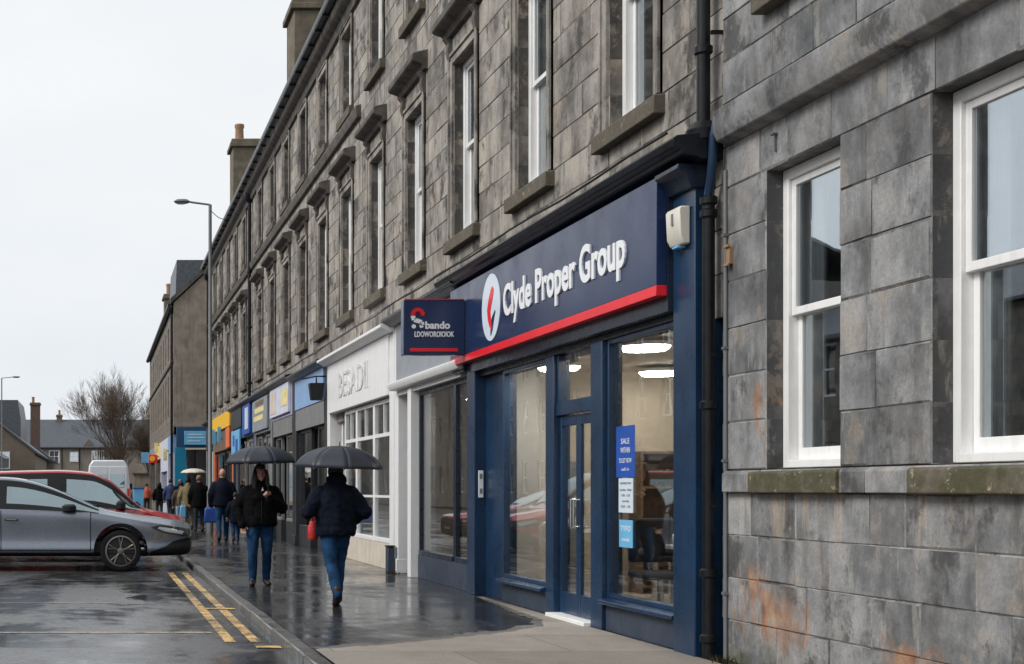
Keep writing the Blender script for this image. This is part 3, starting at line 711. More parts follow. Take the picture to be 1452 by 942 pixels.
# the room behind the glass
m = MB(); a, b, c0, c1, zc = 4.93, 9.8, 11.30, 17.40, 2.74
m.face([(a, c0, .03), (b, c0, .03), (b, c1, .03), (a, c1, .03)], 2); m.face([(a, c0, zc), (b, c0, zc), (b, c1, zc), (a, c1, zc)], 1)
m.face([(b, c0, 0), (b, c1, 0), (b, c1, zc), (b, c0, zc)], 0); m.face([(a - .2, c0, 0), (b, c0, 0), (b, c0, zc), (a - .2, c0, zc)], 0)
m.face([(5.62, c1, 0), (b, c1, 0), (b, c1, zc), (5.62, c1, zc)], 0); m.face([(a - .2, c1, 0), (5.618, c1, 0), (5.618, c1, zc), (a - .2, c1, zc)], 3)
m.box(4.95, 5.29, 16.9, 17.38, .031, 2.739, 3)
m.build('interior', ['beige_wall', 'ceiling', 'carpet', 'pale_wall'], sh, smooth=0, recalc=False)
for (x, y, lab) in ((5.28, 13.6, 'glowing oval ceiling lamp just inside the window with the blue poster'), (6.62, 16.6, 'glowing oval ceiling lamp over the back of the office'), (5.20, 15.9, 'glowing oval ceiling lamp inside the window next to the corner panel'), (7.9, 13.2, 'glowing oval ceiling lamp deep in the office behind the double door'), (5.62, 11.95, 'small glowing ceiling lamp at the top corner of the window with the blue poster')):
    l = thing('ceiling_lamp', lab, 'lamp', (x, y, 2.62), 'ceiling lamps inside the navy shop')
    r = .24 if 'oval' in lab else .1
    m = MB(); m.lathe([(.05, .045), (r, .05), (r, .085), (.03, .119)], (x, y, 2.62), n=28); m.build('housing', 'white', l)
    m = MB(); m.lathe([(r * .3, 0), (r * .8, .008), (r * .96, .044)], (x, y, 2.62), n=28); m.build('diffuser', 'lamp', l)
def desk(loc, label):
    t = thing('desk', label, 'desk', (0, 0, 0), 'desks in the office')
    m = MB(); m.box(-.4, .4, -.7, .7, .70, .74); m.build('desk_top', 'pale_wall', t, bev=.006)
    for x in (-.34, .34):
        for y in (-.62, .62): q = MB(); q.box(x - .025, x + .025, y - .025, y + .025, 0, .70); q.build('leg', 'steel', t)
    m = MB(); m.box(.02, .36, -.66, -.3, .1, .69); m.build('drawer_unit', 'pale_wall', t, bev=.004)
    return place(t, loc)
desk((5.75, 12.6, .032), 'pale desk inside the window with the blue poster'); desk((6.3, 15.7, .032), 'pale desk farther back behind the door of the navy shop')
t = thing('monitor', 'black computer monitor on the pale desk behind the poster window', 'monitor', (5.8, 12.5, .772))
m = MB(); m.box(5.79, 5.82, 12.25, 12.75, .9, 1.22); m.build('screen', 'car_black', t, bev=.004)
m = MB(); m.box(5.72, 5.9, 12.42, 12.58, .773, .785); m.box(5.815, 5.835, 12.47, 12.53, .78, 1.0); m.build('stand', 'car_black', t)
t = thing('shelf_unit', 'dark brown shelf unit against the warm back wall of the office', 'shelves', (6.9, 17.2, .032))
m = MB(); m.box(6.55, 6.58, 17.0, 17.38, .032, 1.75); m.box(7.35, 7.38, 17.0, 17.38, .032, 1.75); m.box(6.58, 7.35, 17.36, 17.38, .032, 1.75); m.build('carcass', 'wood', t)
for z in (.1, .5, .9, 1.3, 1.72):
    q = MB(); q.box(6.581, 7.349, 17.0, 17.355, z, z + .03); q.build('shelf', 'wood', t)
t = thing('partition', 'dark grey office partition behind the left window of the navy shop', 'partition', (5.7, 16.4, .032))
m = MB(); m.box(5.30, 5.62, 16.40, 16.46, .1, 1.62); m.build('panel', 'grey', t, bev=.01)
for x in (5.33, 5.55): q = MB(); q.box(x, x + .04, 16.33, 16.53, .032, .1); q.build('foot', 'steel', t)
t = thing('office_chair', 'black office chair beside the desk behind the poster window', 'chair', (5.25, 13.15, .032))
m = MB(); m.box(5.02, 5.48, 12.92, 13.38, .46, .53); m.build('seat', 'seat', t, bev=.03)
m = MB(); m.box(5.04, 5.46, 13.36, 13.42, .6, 1.02); m.build('backrest', 'seat', t, bev=.025)
m = MB(); m.tube([(5.25, 13.15, .12), (5.25, 13.15, .46)], .03); m.tube([(5.25, 13.3, .48), (5.25, 13.42, .56), (5.25, 13.42, .8)], .018)
for k in range(5): a = 2 * PI * k / 5; m.tube([(5.25, 13.15, .12), (5.25 + .28 * math.cos(a), 13.15 + .28 * math.sin(a), .07)], [.025, .018])
m.build('base', 'steel', t)
# notices stuck inside the glass
def notice(name, mat, y0, y1, z0, z1, lab, lines, ink):
    t = thing(name, lab, 'notice', (GX + .014, (y0 + y1) / 2, z0)); x = GX - .006
    m = MB(); m.box(x, x + .003, y0, y1, z0, z1); m.build('sheet', mat, t)
    m = MB()
    for (ln, zz, sz, wd_) in lines: text_on_front(m, ln, x - .0015, y1 - (y1 - y0 - wd_) / 2, zz, sz, ext=.0006, width=wd_)
    m.build('print', ink, t, smooth=0); return t
notice('poster', 'blue', 12.36, 12.80, 1.40, 1.86, 'dark blue poster with white print on the shop window, topmost of three notices', [('SALE', 1.70, .07, .2), ('WITHIN', 1.62, .07, .22), ('TO LET NOW', 1.53, .06, .3), ('call in', 1.46, .04, .18)], 'sign_white')
notice('paper_notice', 'logo_pale', 12.40, 12.74, 1.085, 1.392, 'pale paper notice below the blue poster on the shop window', [('opening hours', 1.34, .035, .26), ('monday - friday', 1.28, .03, .28), ('9.00 - 5.30', 1.23, .03, .2), ('saturday', 1.18, .03, .16), ('10.00 - 1.00', 1.13, .03, .22)], 'grey')
notice('cyan_notice', 'cyan', 12.41, 12.73, .775, 1.02, 'cyan notice on the shop window, lowest of three notices', [('TYPO', .92, .07, .24), ('inside', .83, .05, .18)], 'sign_white')
t = thing('name_plate', 'small white vertical name plate on the navy pilaster side left of the window', 'name plate', (4.68, 17.19, 1.19))
m = MB(); m.box(4.645, 4.705, 17.185, 17.199, 1.19, 1.52); m.build('plate', 'white', t, bev=.003)
m = MB(); m.box(4.66, 4.69, 17.182, 17.1845, 1.24, 1.30); m.box(4.66, 4.69, 17.182, 17.1845, 1.42, 1.48); m.build('marking', 'grey', t)
# fascia sign
t = thing('fascia_sign', 'long navy fascia sign with white lettering, pale oval emblem and red lower stripe', 'sign', (4.48, 14.6, 2.83))
m = MB(); m.box(4.48, 4.5599, 11.30, 17.9, 2.93, 3.795); m.build('board', 'navy_sign', t, bev=.004)
m = MB(); m.box(4.474, 4.5595, 11.294, 17.9, 2.845, 2.929); m.build('red_stripe', 'red', t, bev=.003)
m = MB(); text_on_front(m, 'Clyde Proper Group', 4.472, 15.52, 3.20, .47, ext=.008, bold=.012, width=3.58); m.build('lettering', 'sign_white', t, smooth=0)
def disc(m, x, yc, zc, ry, rz, th, n=48): m.prism([(yc + ry * math.cos(2 * PI * k / n), zc + rz * math.sin(2 * PI * k / n)) for k in range(n)], 'x', x - th, x)
m = MB(); disc(m, 4.479, 16.03, 3.36, .37, .38, .008); em = m.build('emblem', 'logo_pale', t)
def stroke(m, pts, ws, x, th):
    """ribbon in the YZ plane given a spine and half widths"""
    Lf, Rt = [], []
    for i, p in enumerate(pts):
        a = Vector(pts[max(i - 1, 0)]); b = Vector(pts[min(i + 1, len(pts) - 1)]); d = (b - a).normalized(); nn = Vector((-d.y, d.x))
        Lf.append(Vector(p) + nn * ws[i]); Rt.append(Vector(p) - nn * ws[i])
    for i in range(len(pts) - 1):
        m.prism([tuple(Lf[i]), tuple(Lf[i + 1]), tuple(Rt[i + 1]), tuple(Rt[i])], 'x', x - th, x)
m = MB(); stroke(m, [(15.93, 3.57), (15.97, 3.52), (16.05, 3.42), (16.10, 3.33), (16.08, 3.25), (16.03, 3.17), (15.97, 3.10)], [.03, .055, .065, .062, .055, .045, .012], 4.4705, .006); m.build('red_mark', 'red', em, smooth=0)
m = MB(); stroke(m, [(15.84, 3.30), (15.93, 3.22), (15.985, 3.13), (16.02, 3.04)], [.008, .04, .05, .008], 4.469, .003); m.build('blue_mark', 'navy_sign', em, smooth=0)
# projecting sign
t = thing('projecting_sign', 'square navy projecting sign with white and red emblem hung out from the fascia', 'sign', (4.1, 17.2, 2.93))
m = MB(); m.box(3.722, 4.468, 17.14, 17.30, 2.925, 3.592); m.build('box', 'navy_sign', t, bev=.008)
m = MB(); m.box(3.735, 4.46, 17.137, 17.303, 3.593, 3.604); m.build('top_edge', 'red', t)
m = MB(); m.box(3.80, 4.38, 17.133, 17.139, 2.965, 3.005); m.build('stripe', 'red', t, bev=.002)
m = MB()
def ribbon_near(m, pts, ws, y, th):
    for (a, b, wa, wb) in zip(pts, pts[1:], ws, ws[1:]):
        a, b = Vector(a), Vector(b); d = (b - a).normalized(); nn = Vector((-d.y, d.x))
        m.prism([tuple(a + nn * wa), tuple(b + nn * wb), tuple(b - nn * wb), tuple(a - nn * wa)], 'y', y - th, y)
C0 = (3.895, 3.40); ribbon_near(m, [(C0[0] + .06 * math.cos(a), C0[1] + .07 * math.sin(a)) for a in [PI * k / 10 for k in range(11)]], [.012] + [.03] * 9 + [.03], 17.139, .006)
m.build('red_mark', 'red', t, smooth=0)
m = MB(); ribbon_near(m, [(3.83, 3.40), (3.85, 3.35), (3.90, 3.335), (3.94, 3.32), (3.95, 3.285), (3.92, 3.262)], [.026, .028, .026, .026, .026, .016], 17.139, .006); m.prism([(3.845 + .026 * math.cos(k), 3.27 + .026 * math.sin(k)) for k in [2 * PI * j / 16 for j in range(16)]], 'y', 17.133, 17.139)
m.build('white_mark', 'sign_white', t, smooth=0)
m = MB(); text_on_near(m, 'bando', 17.137, 3.985, 3.245, .12, bold=.004, width=.30); text_on_near(m, 'LDOWOROIOIOK', 17.137, 3.855, 3.145, .09, bold=.002, width=.48); m.build('lettering', 'sign_white', t, smooth=0)
# alarm box
t = thing('alarm_box', 'cream plastic alarm box on the navy pilaster beside the fascia sign', 'alarm box', (4.53, 11.1, 3.19))
m = MB(); m.prism([(4.598, 3.20), (4.545, 3.20), (4.515, 3.26), (4.505, 3.47), (4.52, 3.495), (4.598, 3.495)], 'y', 10.93, 11.19); m.build('housing', 'plastic', t, bev=.012)
m = MB(); m.box(4.53, 4.597, 11.02, 11.12, 3.182, 3.199); m.build('lens', 'cyan', t, bev=.004)
m = MB(); m.box(4.500, 4.51, 11.04, 11.07, 3.36, 3.45); m.build('badge', 'grey', t)

# ------------------------------------------------------------------ the other shopfronts of the row
def shop(label, y0, y1, pil, frame, fas, z_f, stall, z_s, bays, head, inner='void', pw=.28, band=None, cornice=None, lit=False, sides=(0, 1), pane='glass_shop'):
    """bays: list of (kind, ya, yb), kind 'w' window or 'd' door"""
    t = thing('shopfront', label, 'shopfront', (PX, (y0 + y1) / 2, 0), 'shopfronts in the terrace')
    for a, b in [((y0, y0 + pw), (y1 - pw, y1))[q] for q in sides]:
        m = MB(); m.box(PX + .01, 4.95, a + .004, b - .004, 0, z_f[1]); m.box(PX - .02, 4.9, a + .002, b - .002, 0, .22); m.build('pilaster', pil, t, bev=.008)
    m = MB(); m.box(PX - .02, 4.95, y0 + pw, y1 - pw, z_f[0], z_f[1]); m.build('fascia', fas, t, bev=.006)
    if band: m = MB(); m.box(PX, 4.9, y0 + pw, y1 - pw, band[0], band[1] - .003); m.build('band', band[2], t)
    if cornice:
        m = MB(); z = z_f[1]; m.prism([(4.8, z + .002), (4.54, z + .002), (4.46, z + .05), (4.40, z + .07), (4.40, z + .12), (4.80, z + .20)], 'y', y0 + .003, y1 - .003); m.build('cornice', cornice, t, bev=.006)
    for kd, a, b in bays:
        if kd == 'w':
            w = frame_box('window', frame, t, (GX - .03, GX + .05, a, a + .06, z_s, head), (GX - .03, GX + .05, b - .06, b, z_s, head), (GX - .03, GX + .05, a + .06, b - .06, head - .07, head), (GX - .05, GX + .06, a + .06, b - .06, z_s, z_s + .07))
            m = MB(); m.box(GX, GX + .008, a + .055, b - .055, z_s + .065, head - .065); m.build('pane', pane, w, smooth=0)
            m = MB(); m.box(GX - .045, GX + .2, a, b, 0, z_s - .003); m.build('stallriser', stall, t, bev=.004)
        else:
            d = frame_box('door', frame, t, (GX + .1, GX + .15, a, a + .1, .02, head), (GX + .1, GX + .15, b - .1, b, .02, head), (GX + .1, GX + .15, a + .1, b - .1, head - .12, head), (GX + .1, GX + .15, a + .1, b - .1, .02, .4), (GX + .1, GX + .15, a + .1, b - .1, 2.02, 2.1))
            m = MB(); m.box(GX + .12, GX + .128, a + .09, b - .09, .39, head - .11); m.build('pane', pane, d, smooth=0)
            m = MB(); m.tube([(GX + .1, a + .13, .95), (GX + .05, a + .13, .95), (GX + .05, a + .13, 1.15), (GX + .1, a + .13, 1.15)], .012); m.build('handle', 'steel', d)
    m = MB(); a, b = y0 + .03, y1 - .03; zc = z_f[0] + .25
    m.face([(4.96, a, .02), (8.6, a, .02), (8.6, b, .02), (4.96, b, .02)]); m.face([(4.96, a, zc), (8.6, a, zc), (8.6, b, zc), (4.96, b, zc)]); m.face([(8.6, a, 0), (8.6, b, 0), (8.6, b, zc), (8.6, a, zc)])
    for y in (a, b): m.face([(4.96, y, 0), (8.6, y, 0), (8.6, y, zc), (4.96, y, zc)])
    m.build('interior', inner, t, smooth=0, recalc=False)
    return t
s2 = shop('white framed shopfront with grey fascia and slate blue stallriser next to the navy shop', 17.6, 21.9, 'white', 'navy_dark', 'grey_fascia', (2.93, 3.8), 'stall', .34, [('w', 17.58, 18.5), ('w', 18.51, 20.55), ('d', 20.8, 21.6)], 2.72, 'beige_wall', band=(2.72, 2.93, 'white'), cornice='cornice', sides=(1,))
m = MB(); m.prism([(4.8, 2.78), (4.5, 2.80), (4.46, 2.86), (4.46, 2.91), (4.8, 2.94)], 'y', 17.61, 21.7); m.build('hood_moulding', 'white', s2, bev=.006)
m = MB(); m.box(PX - .03, 4.9, 20.58, 20.79, 0, 2.78); m.build('pier', 'white', s2, bev=.006)
m = MB(); m.box(4.78, 4.93, 20.57, 20.66, .0, 2.7); m.build('inner_reveal', 'pale_wall', s2)
l = thing('ceiling_lamp', 'glowing round lamp inside the white framed shop next to the navy one', 'lamp', (5.4, 20.2, 2.55))
m = MB(); m.lathe([(.02, .18), (.03, .08), (.12, .06), (.12, .03)], (5.4, 20.2, 2.55), n=20); m.build('shade', 'white', l)
m = MB(); m.lathe([(.03, 0), (.09, .006), (.115, .029)], (5.4, 20.2, 2.55), n=20); m.build('diffuser', 'lamp', l)
t = thing('bollard', 'short charcoal post at the foot of the white shopfront pilaster', 'bollard', (4.5, 21.75, 0))
m = MB(); m.box(4.46, 4.57, 21.66, 21.84, 0, .40); m.build('post', 'stall', t, bev=.012); m = MB(); m.box(4.45, 4.58, 21.65, 21.85, .401, .425); m.build('cap', 'dark', t, bev=.005)
s3 = shop('white shopfront with white multi pane window and beige stallriser behind the man with the umbrella', 21.95, 28.3, 'white', 'white', 'white', (2.78, 3.74), 'cream', .42, [('w', 22.3, 23.9), ('w', 23.92, 25.5), ('w', 25.52, 26.7), ('d', 26.9, 27.8)], 2.76, 'pale_wall', pw=.32, cornice='white')
for a, b in ((22.3, 23.9), (23.92, 25.5), (25.52, 26.7)):
    for q in ((a + .06, b - .06, 2.15, 2.21), ((a + b) / 2 - .02, (a + b) / 2 + .02, 2.211, 2.69), (a + .06, b - .06, 1.15, 1.19)):
        m = MB(); m.box(GX - .025, GX + .03, *q); m.build('glazing_bar', 'white', s3)
m = MB(); text_on_front(m, 'BESADII', PX - .022, 26.75, 3.02, .66, ext=.012, bold=0, width=2.9); m.build('lettering', simple('off white raised letters', (.64, .63, .62), .6, var=.3, scale=5), s3, smooth=0)
shop('dark shopfront under a plain light blue fascia and a grey band', 28.35, 33.0, 'dark', 'dark', 'sky_fascia', (3.1, 3.78), 'dark', .4, [('w', 28.7, 29.9), ('d', 29.95, 30.85), ('w', 30.9, 32.7)], 2.62, 'grey', band=(2.63, 3.1, 'grey'), cornice='cornice')
shop('dark shopfront with a lilac and yellow printed fascia', 33.05, 37.2, 'dark', 'grey', 'lilac', (3.05, 3.85), 'dark', .5, [('w', 33.4, 34.9), ('d', 34.95, 35.8), ('w', 35.85, 36.9)], 2.62, 'void', band=(2.63, 3.05, 'grey'), cornice='cornice')
shop('grey shopfront with a tall grey fascia printed in yellow', 37.25, 41.4, 'grey', 'grey', 'grey_fascia', (2.85, 3.85), 'wood', .5, [('w', 37.6, 39.2), ('d', 39.25, 40.1), ('w', 40.15, 41.1)], 2.8, 'beige_wall', cornice='cornice')
shop('blue black shopfront with boards in dark and violet blue', 41.45, 47.9, 'navy', 'grey', 'teal_dark', (2.9, 3.85), 'dark', .5, [('w', 41.8, 43.6), ('d', 43.65, 44.6), ('w', 44.65, 47.6)], 2.8, 'void', cornice='cornice')
shop('dark brown shopfront with orange trim under the yellow board', 47.95, 55.8, 'orange', 'dark', 'wood', (2.7, 3.42), 'navy', .5, [('w', 48.3, 50.8), ('d', 50.85, 51.8), ('w', 51.85, 55.5)], 2.62, 'wood', cornice=None)
shop('plain grey shopfront at the end of the tenement by the side street', 55.85, 59.7, 'grey', 'white', 'dark', (2.9, 3.9), 'dark', .5, [('w', 56.2, 57.5), ('d', 57.55, 58.4), ('w', 58.45, 59.4)], 2.8, 'void', cornice='cornice')
def board(name, mat, lab, y0, y1, z0, z1, extra=(), ln=None, ink='sign_white', x=PX - .03):
    t = thing(name, lab, 'sign', (x, (y0 + y1) / 2, z0), 'shop boards along the terrace')
    m = MB(); m.box(x - .06, x, y0, y1, z0, z1); m.build('board', mat, t, bev=.01)
    for (mt, a, b, c, d) in extra: q = MB(); q.box(x - .068, x - .0605, a, b, c, d); q.build('printed_panel', mt, t)
    if ln:
        m = MB(); text_on_front(m, ln, x - .072, y1 - (y1 - y0) * .12, z0 + (z1 - z0) * .35, (z1 - z0) * .5, ext=.006, width=(y1 - y0) * .76); m.build('lettering', ink, t, smooth=0)
    return t
board('printed_board', 'lilac', 'white and lilac printed board with pale yellow patches above a dark shop', 33.4, 36.9, 3.12, 3.84, [('cream', 35.6, 36.7, 3.2, 3.76), ('paleyellow', 33.5, 34.6, 3.3, 3.7)])
board('printed_board', 'grey_fascia', 'grey board with yellow print above the tall grey shopfront', 37.6, 41.05, 2.92, 3.80, [('paleyellow', 38.2, 40.4, 3.42, 3.56), ('paleyellow', 38.4, 40.6, 3.2, 3.34), ('wood', 38.3, 40.2, 3.62, 3.74)])
board('printed_board', 'blue', 'violet blue board with a white panel beside the yellow printed one', 41.9, 43.9, 2.95, 3.86, [('logo_pale', 42.2, 43.1, 3.1, 3.75)])
board('printed_board', 'dark', 'black board above the light blue poster', 44.3, 47.6, 3.25, 3.95)
t = board('wall_poster', 'cyan', 'light blue poster with dark figures below the black board', 44.9, 47.5, 2.3, 3.2, [('blue', 45.3, 46.0, 2.5, 2.9), ('blue', 46.4, 46.9, 2.7, 3.05)])
board('yellow_board', 'yellow', 'bright yellow blank fascia board far along the terrace', 48.3, 55.6, 3.45, 4.0)
board('shop_sign', 'orange', 'narrow orange red panel below the end of the yellow board', 48.4, 49.6, 2.72, 3.42)
for (xa, xb, yy, lab) in ((4.24, 4.56, 54.0, 'light blue projecting board at the far end of the tenement'), (4.38, 4.52, 51.5, 'small blue projecting board next to the yellow fascia')):
    t = thing('projecting_board', lab, 'sign', ((xa + xb) / 2, yy, 3.2)); m = MB(); m.box(xa, xb, yy - .05, yy + .05, 2.98, 3.40 + .16); m.build('board', 'cyan', t, bev=.01)
    for z in (3.1, 3.4): m = MB(); m.box(xb - .02, PX + .02, yy - .02, yy + .02, z, z + .03); m.build('bracket', 'iron', t)
t = thing('lantern', 'black box lantern on a bracket at the white shopfront corner', 'lantern', (4.4, 28.4, 3.0))
m = MB(); m.prism([(4.30, 3.08), (4.52, 3.08), (4.56, 3.42), (4.26, 3.42)], 'y', 28.28, 28.52); m.build('body', 'iron', t, bev=.01)
m = MB(); m.tube([(4.41, 28.4, 3.42), (4.41, 28.4, 3.56), (4.60, 28.4, 3.56)], .018); m.tube([(4.41, 28.4, 3.56), (4.1, 28.4, 3.5)], .014); m.build('bracket', 'iron', t)
# weeds and moss where wall meets pavement
def tuft(y, x, lab, n=60, s=.07):
    rnd = random.Random(int(y * 100)); m = MB()
    for k in range(n):
        a = rnd.uniform(0, 2 * PI); px, py = x + rnd.gauss(0, s * .5), y + rnd.gauss(0, s * 1.3); h = rnd.uniform(.02, .07)
        m.face([(px - .006, py, .002), (px + .006, py + .004, .002), (px + .03 * math.cos(a), py + .03 * math.sin(a), h)])
    tag(m.build('weed', 'moss', smooth=0, recalc=False), lab, 'weed')
tuft(10.55, 4.66, 'small mossy weed at the foot of the black downpipe'); tuft(21.45, 4.5, 'small weed at the foot of the white shop door'); tuft(9.9, 4.71, 'thin mossy weed at the foot of the stained grey wall')

m = MB(); pts = []
for k in range(40): y = 10.9 + k * .83; pts.append((4.40 + .01 * math.sin(k), y, 4.045 + .012 * math.sin(k * 1.7)))
m.tube(pts, .011, 6); tag(m.build('cable', 'iron'), 'thin black cable running along the top of the shop cornices', 'cable')
# ------------------------------------------------------------------ building across the side street
GXF = 3.57
g = thing('gable_building', 'brown gabled tenement across the side street with teal corner shop', 'building', (GXF, 80, 0))
cg = [68.2 + 2.7 * k for k in range(10)]
ops = [(c - .5, c + .5, 4.9, 6.9) for c in cg] + [(c - .5, c + .5, 7.7, 9.3) for c in cg]
m = MB(); ashlar(m, GXF, 66.02, 96, 3.9, 10.0, ops, seed=31, bw=(.6, 1.2)); m.build('wall', 'stone_far', g, smooth=0, recalc=False)
for i, c in enumerate(cg): sash_window(g, c, 4.9, 1.0, 2.0, GXF, 'far blind' if i % 2 else 'far'); sash_window(g, c, 7.7, 1.0, 1.6, GXF, 'far2')
m = MB(); ax = 8.2; m.prism([(GXF + .01, 4.2), (12.8, 4.2), (12.8, 10.0), (ax, 10.0 + (ax - GXF) * .93), (GXF + .01, 10.0)], 'y', 66.0, 66.3); m.build('gable', 'stone_rubble', g)
m = MB(); m.prism([(GXF - .15, 9.95), (ax, 10.05 + (ax - GXF) * .93), (ax, 10.3 + (ax - GXF) * .93), (GXF - .15, 10.2)], 'y', 65.9, 66.4); m.build('skew', 'stone_trim', g)
m = MB(); m.prism([(GXF - .2, 9.95), (ax, 9.95 + (ax - GXF) * .93), (12.9, 9.95), (12.9, 10.05), (ax, 10.15 + (ax - GXF) * .93), (GXF - .2, 10.08)], 'y', 66.401, 96); m.build('roof', 'slate', g, smooth=0)
m = MB(); m.prism([(3.85, 10.2), (6.6, 10.2), (6.6, 12.65), (3.95, 12.65)], 'y', 70, 76); m.build('dormer', 'slate', g)
m = MB(); m.box(GXF + .31, 12.8, 95.7, 96, 0, 10); m.box(12.5, 12.8, 66.31, 95.69, 0, 10); m.box(GXF + 3, GXF + 3.1, 66.31, 95.69, 4, 9.9); m.build('outer_wall', 'stone_rubble', g)
m = MB(); m.prism([(GXF + .01, 7.2), (GXF - .08, 7.22), (GXF - .08, 7.36), (GXF + .01, 7.4)], 'y', 66.03, 95.98); m.build('string_course', 'stone_trim', g)
m = MB(); m.prism([(GXF - .25, 9.9), (GXF - .12, 9.84), (GXF - .02, 9.9), (GXF - .02, 10.02), (GXF - .25, 10.02)], 'y', 66.41, 96); m.build('gutter', 'iron', g)
chimney(g, 4.0, 4.6, 84, 85.2, 10.4, 12.9, 1); chimney(g, 7.6, 8.8, 66.05, 66.9, 14, 16, 2)
d = thing('drainpipe', 'black downpipe at the corner of the brown gabled building', 'drainpipe', (GXF - .08, 66.15, 0)); m = MB(); m.tube([(GXF - .08, 66.2, 0), (GXF - .08, 66.2, 9.9)], .06, 8); m.build('pipe', 'iron', d)
m = MB(); m.lathe([(.06, 0), (.15, .1), (.17, .3)], (GXF - .08, 66.2, 9.5), n=8); m.build('hopper', 'iron', d)
k = thing('corner_shop', 'teal corner shop at the foot of the brown gable with light blue sign', 'shopfront', (GXF, 66, 0))
m = MB(); m.box(GXF + .12, 7.2, 65.82, 65.99, 3.22, 4.18); m.build('fascia', 'teal_dark', k, bev=.02)
m = MB(); m.box(GXF + .05, 4.15, 65.80, 65.99, 0, 3.219); m.build('pilaster', 'teal', k, bev=.01); m = MB(); m.box(6.9, 7.2, 65.82, 65.99, 0, 3.219); m.build('pilaster', 'teal', k, bev=.01)
m = MB(); m.box(4.15, 6.9, 65.9, 65.99, 0, .7); m.build('stallriser', 'teal_dark', k); m = MB(); m.box(4.151, 6.899, 65.87, 65.99, 2.02, 2.1); m.box(5.4, 5.46, 65.9, 65.99, .7, 2.019); m.build('window', 'dark', k)
m = MB(); m.box(4.15, 6.9, 65.96, 65.97, .701, 3.218); m.build('pane', 'glass_shop', k); m = MB(); m.box(4.15, 6.9, 65.98, 65.995, .701, 3.218); m.build('shop_blind', 'dark', k)
m = MB(); m.box(4.10, 6.9, 65.78, 65.819, 3.12, 3.2); m.build('awning_rail', 'cream', k)
t = thing('sign', 'light blue sign with faint lines of print on the teal corner shop', 'sign', (4.58, 65.78, 3.3))
m = MB(); m.box(4.06, 5.12, 65.74, 65.815, 3.34, 3.98); m.build('board', 'cyan', t, bev=.01)
m = MB()
for z, w in ((3.8, .7), (3.66, .8), (3.5, .6)): m.box(4.2, 4.2 + w, 65.73, 65.7395, z, z + .04)
m.build('print', 'logo_pale', t)
m = MB(); m.box(GXF + .31, 4.0, 66.4, 95.9, 0, 3.89); m.build('ground_floor_wall', 'stone_far', g)
def far_shop(lab, y0, y1, fas, pil, zf):
    t = thing('shopfront', lab, 'shopfront', (GXF, (y0 + y1) / 2, 0), 'shopfronts beyond the side street')
    m = MB(); m.box(GXF - .02, GXF + .3, y0, y1, zf, 3.88); m.build('fascia', fas, t)
    for a in (y0, y1 - .4): q = MB(); q.box(GXF - .03, GXF + .3, a, a + .4, 0, zf - .002); q.build('pilaster', pil, t)
    m = MB(); m.box(GXF + .1, GXF + .3, y0 + .41, y1 - .41, 0, .5); m.build('stallriser', pil, t)
    m = MB(); m.box(GXF + .16, GXF + .17, y0 + .41, y1 - .41, .501, zf - .002); m.build('pane', 'glass_shop', t); m = MB(); m.box(GXF + .22, GXF + .3, y0 + .41, y1 - .41, .501, zf - .002); m.build('backing', 'void', t)
far_shop('lilac blue shopfront just past the teal corner shop', 66.8, 71, 'sky_fascia', 'lilac', 3.0); far_shop('pale blue shopfront in the middle of the far row', 71.1, 79, 'lilac', 'lilac', 2.2)
far_shop('shopfront with dull green fascia in the far row', 79.1, 86, 'paleyellow', 'stone_far', 3.0); far_shop('stone shopfront at the end of the far row', 86.1, 95.6, 'grey_fascia', 'stone_far', 3.0)
for (y, z0, z1, mt, lab) in ((70.2, 2.7, 3.3, 'paleyellow', 'pale yellow projecting sign beyond the teal shop'), (81, 2.75, 3.25, 'red', 'red projecting sign with yellow middle in the far row'), (80.5, 3.35, 3.9, 'paleyellow', 'green yellow projecting sign above the red one'), (94, 3.0, 3.7, 'cyan', 'light blue projecting sign at the end of the far row')):
    t = thing('projecting_sign', lab, 'sign', (GXF - .4, y, z0), 'projecting signs in the far row'); m = MB(); w = .62 if mt in ('red', 'cyan') else .30; m.box(GXF - w, GXF - .1, y - .06, y + .06, z0, z1); m.build('board', mt, t, bev=.02)
    m = MB(); m.box(GXF - .1, GXF + .02, y - .03, y + .03, z1 - .15, z1 - .1); m.build('bracket', 'iron', t)
    if mt == 'red': m = MB(); m.lathe([(.16, -.09), (.16, .09)], (GXF - .42, y, z0 + .26), 'y', 16); m.build('yellow_disc', 'yellow', t)

# ------------------------------------------------------------------ houses closing the street
r = thing('row_house', 'long two storey beige row house with slate roof closing the end of the street', 'house', (-2, 205, 0))
m = MB(); m.box(-11.5, 12, 200, 209, -.1, 7.1); m.build('wall', 'rowwall', r)
m = MB(); m.prism([(199.4, 7.05), (204.5, 11.1), (209.6, 7.05), (209.6, 7.2), (204.5, 11.3), (199.4, 7.2)], 'x', -11.8, 12.3); m.build('roof', 'slate', r)
for (x, z, w, h, c) in ((-6.1, 5.0, 1.3, 1.6, 'blind'), (-3.3, 5.2, 1.0, 1.2, 'logo_pale'), (-.4, 4.6, .6, 2.0, 'blind'), (.6, 4.6, .5, 2.0, 'blind'), (-6.2, .6, 1.6, 2.2, 'blind'), (-8.2, 5.0, .7, 1.6, 'blind')):
    f = MB(); f.box(x - w / 2 - .12, x + w / 2 + .12, 199.93, 200.02, z - .12, z + h + .12); f = f.build('window', 'white_old', r)
    q = MB(); q.box(x - w / 2, x + w / 2, 199.91, 199.929, z, z + h); q.build('pane', 'glass', f); q = MB(); q.box(x - .03, x + .03, 199.89, 199.909, z, z + h); q.build('glazing_bar', 'white', f); q = MB(); q.box(x - w / 2, x + w / 2, 199.87, 199.889, z + h / 2, z + h / 2 + .06); q.build('glazing_bar', 'white', f)
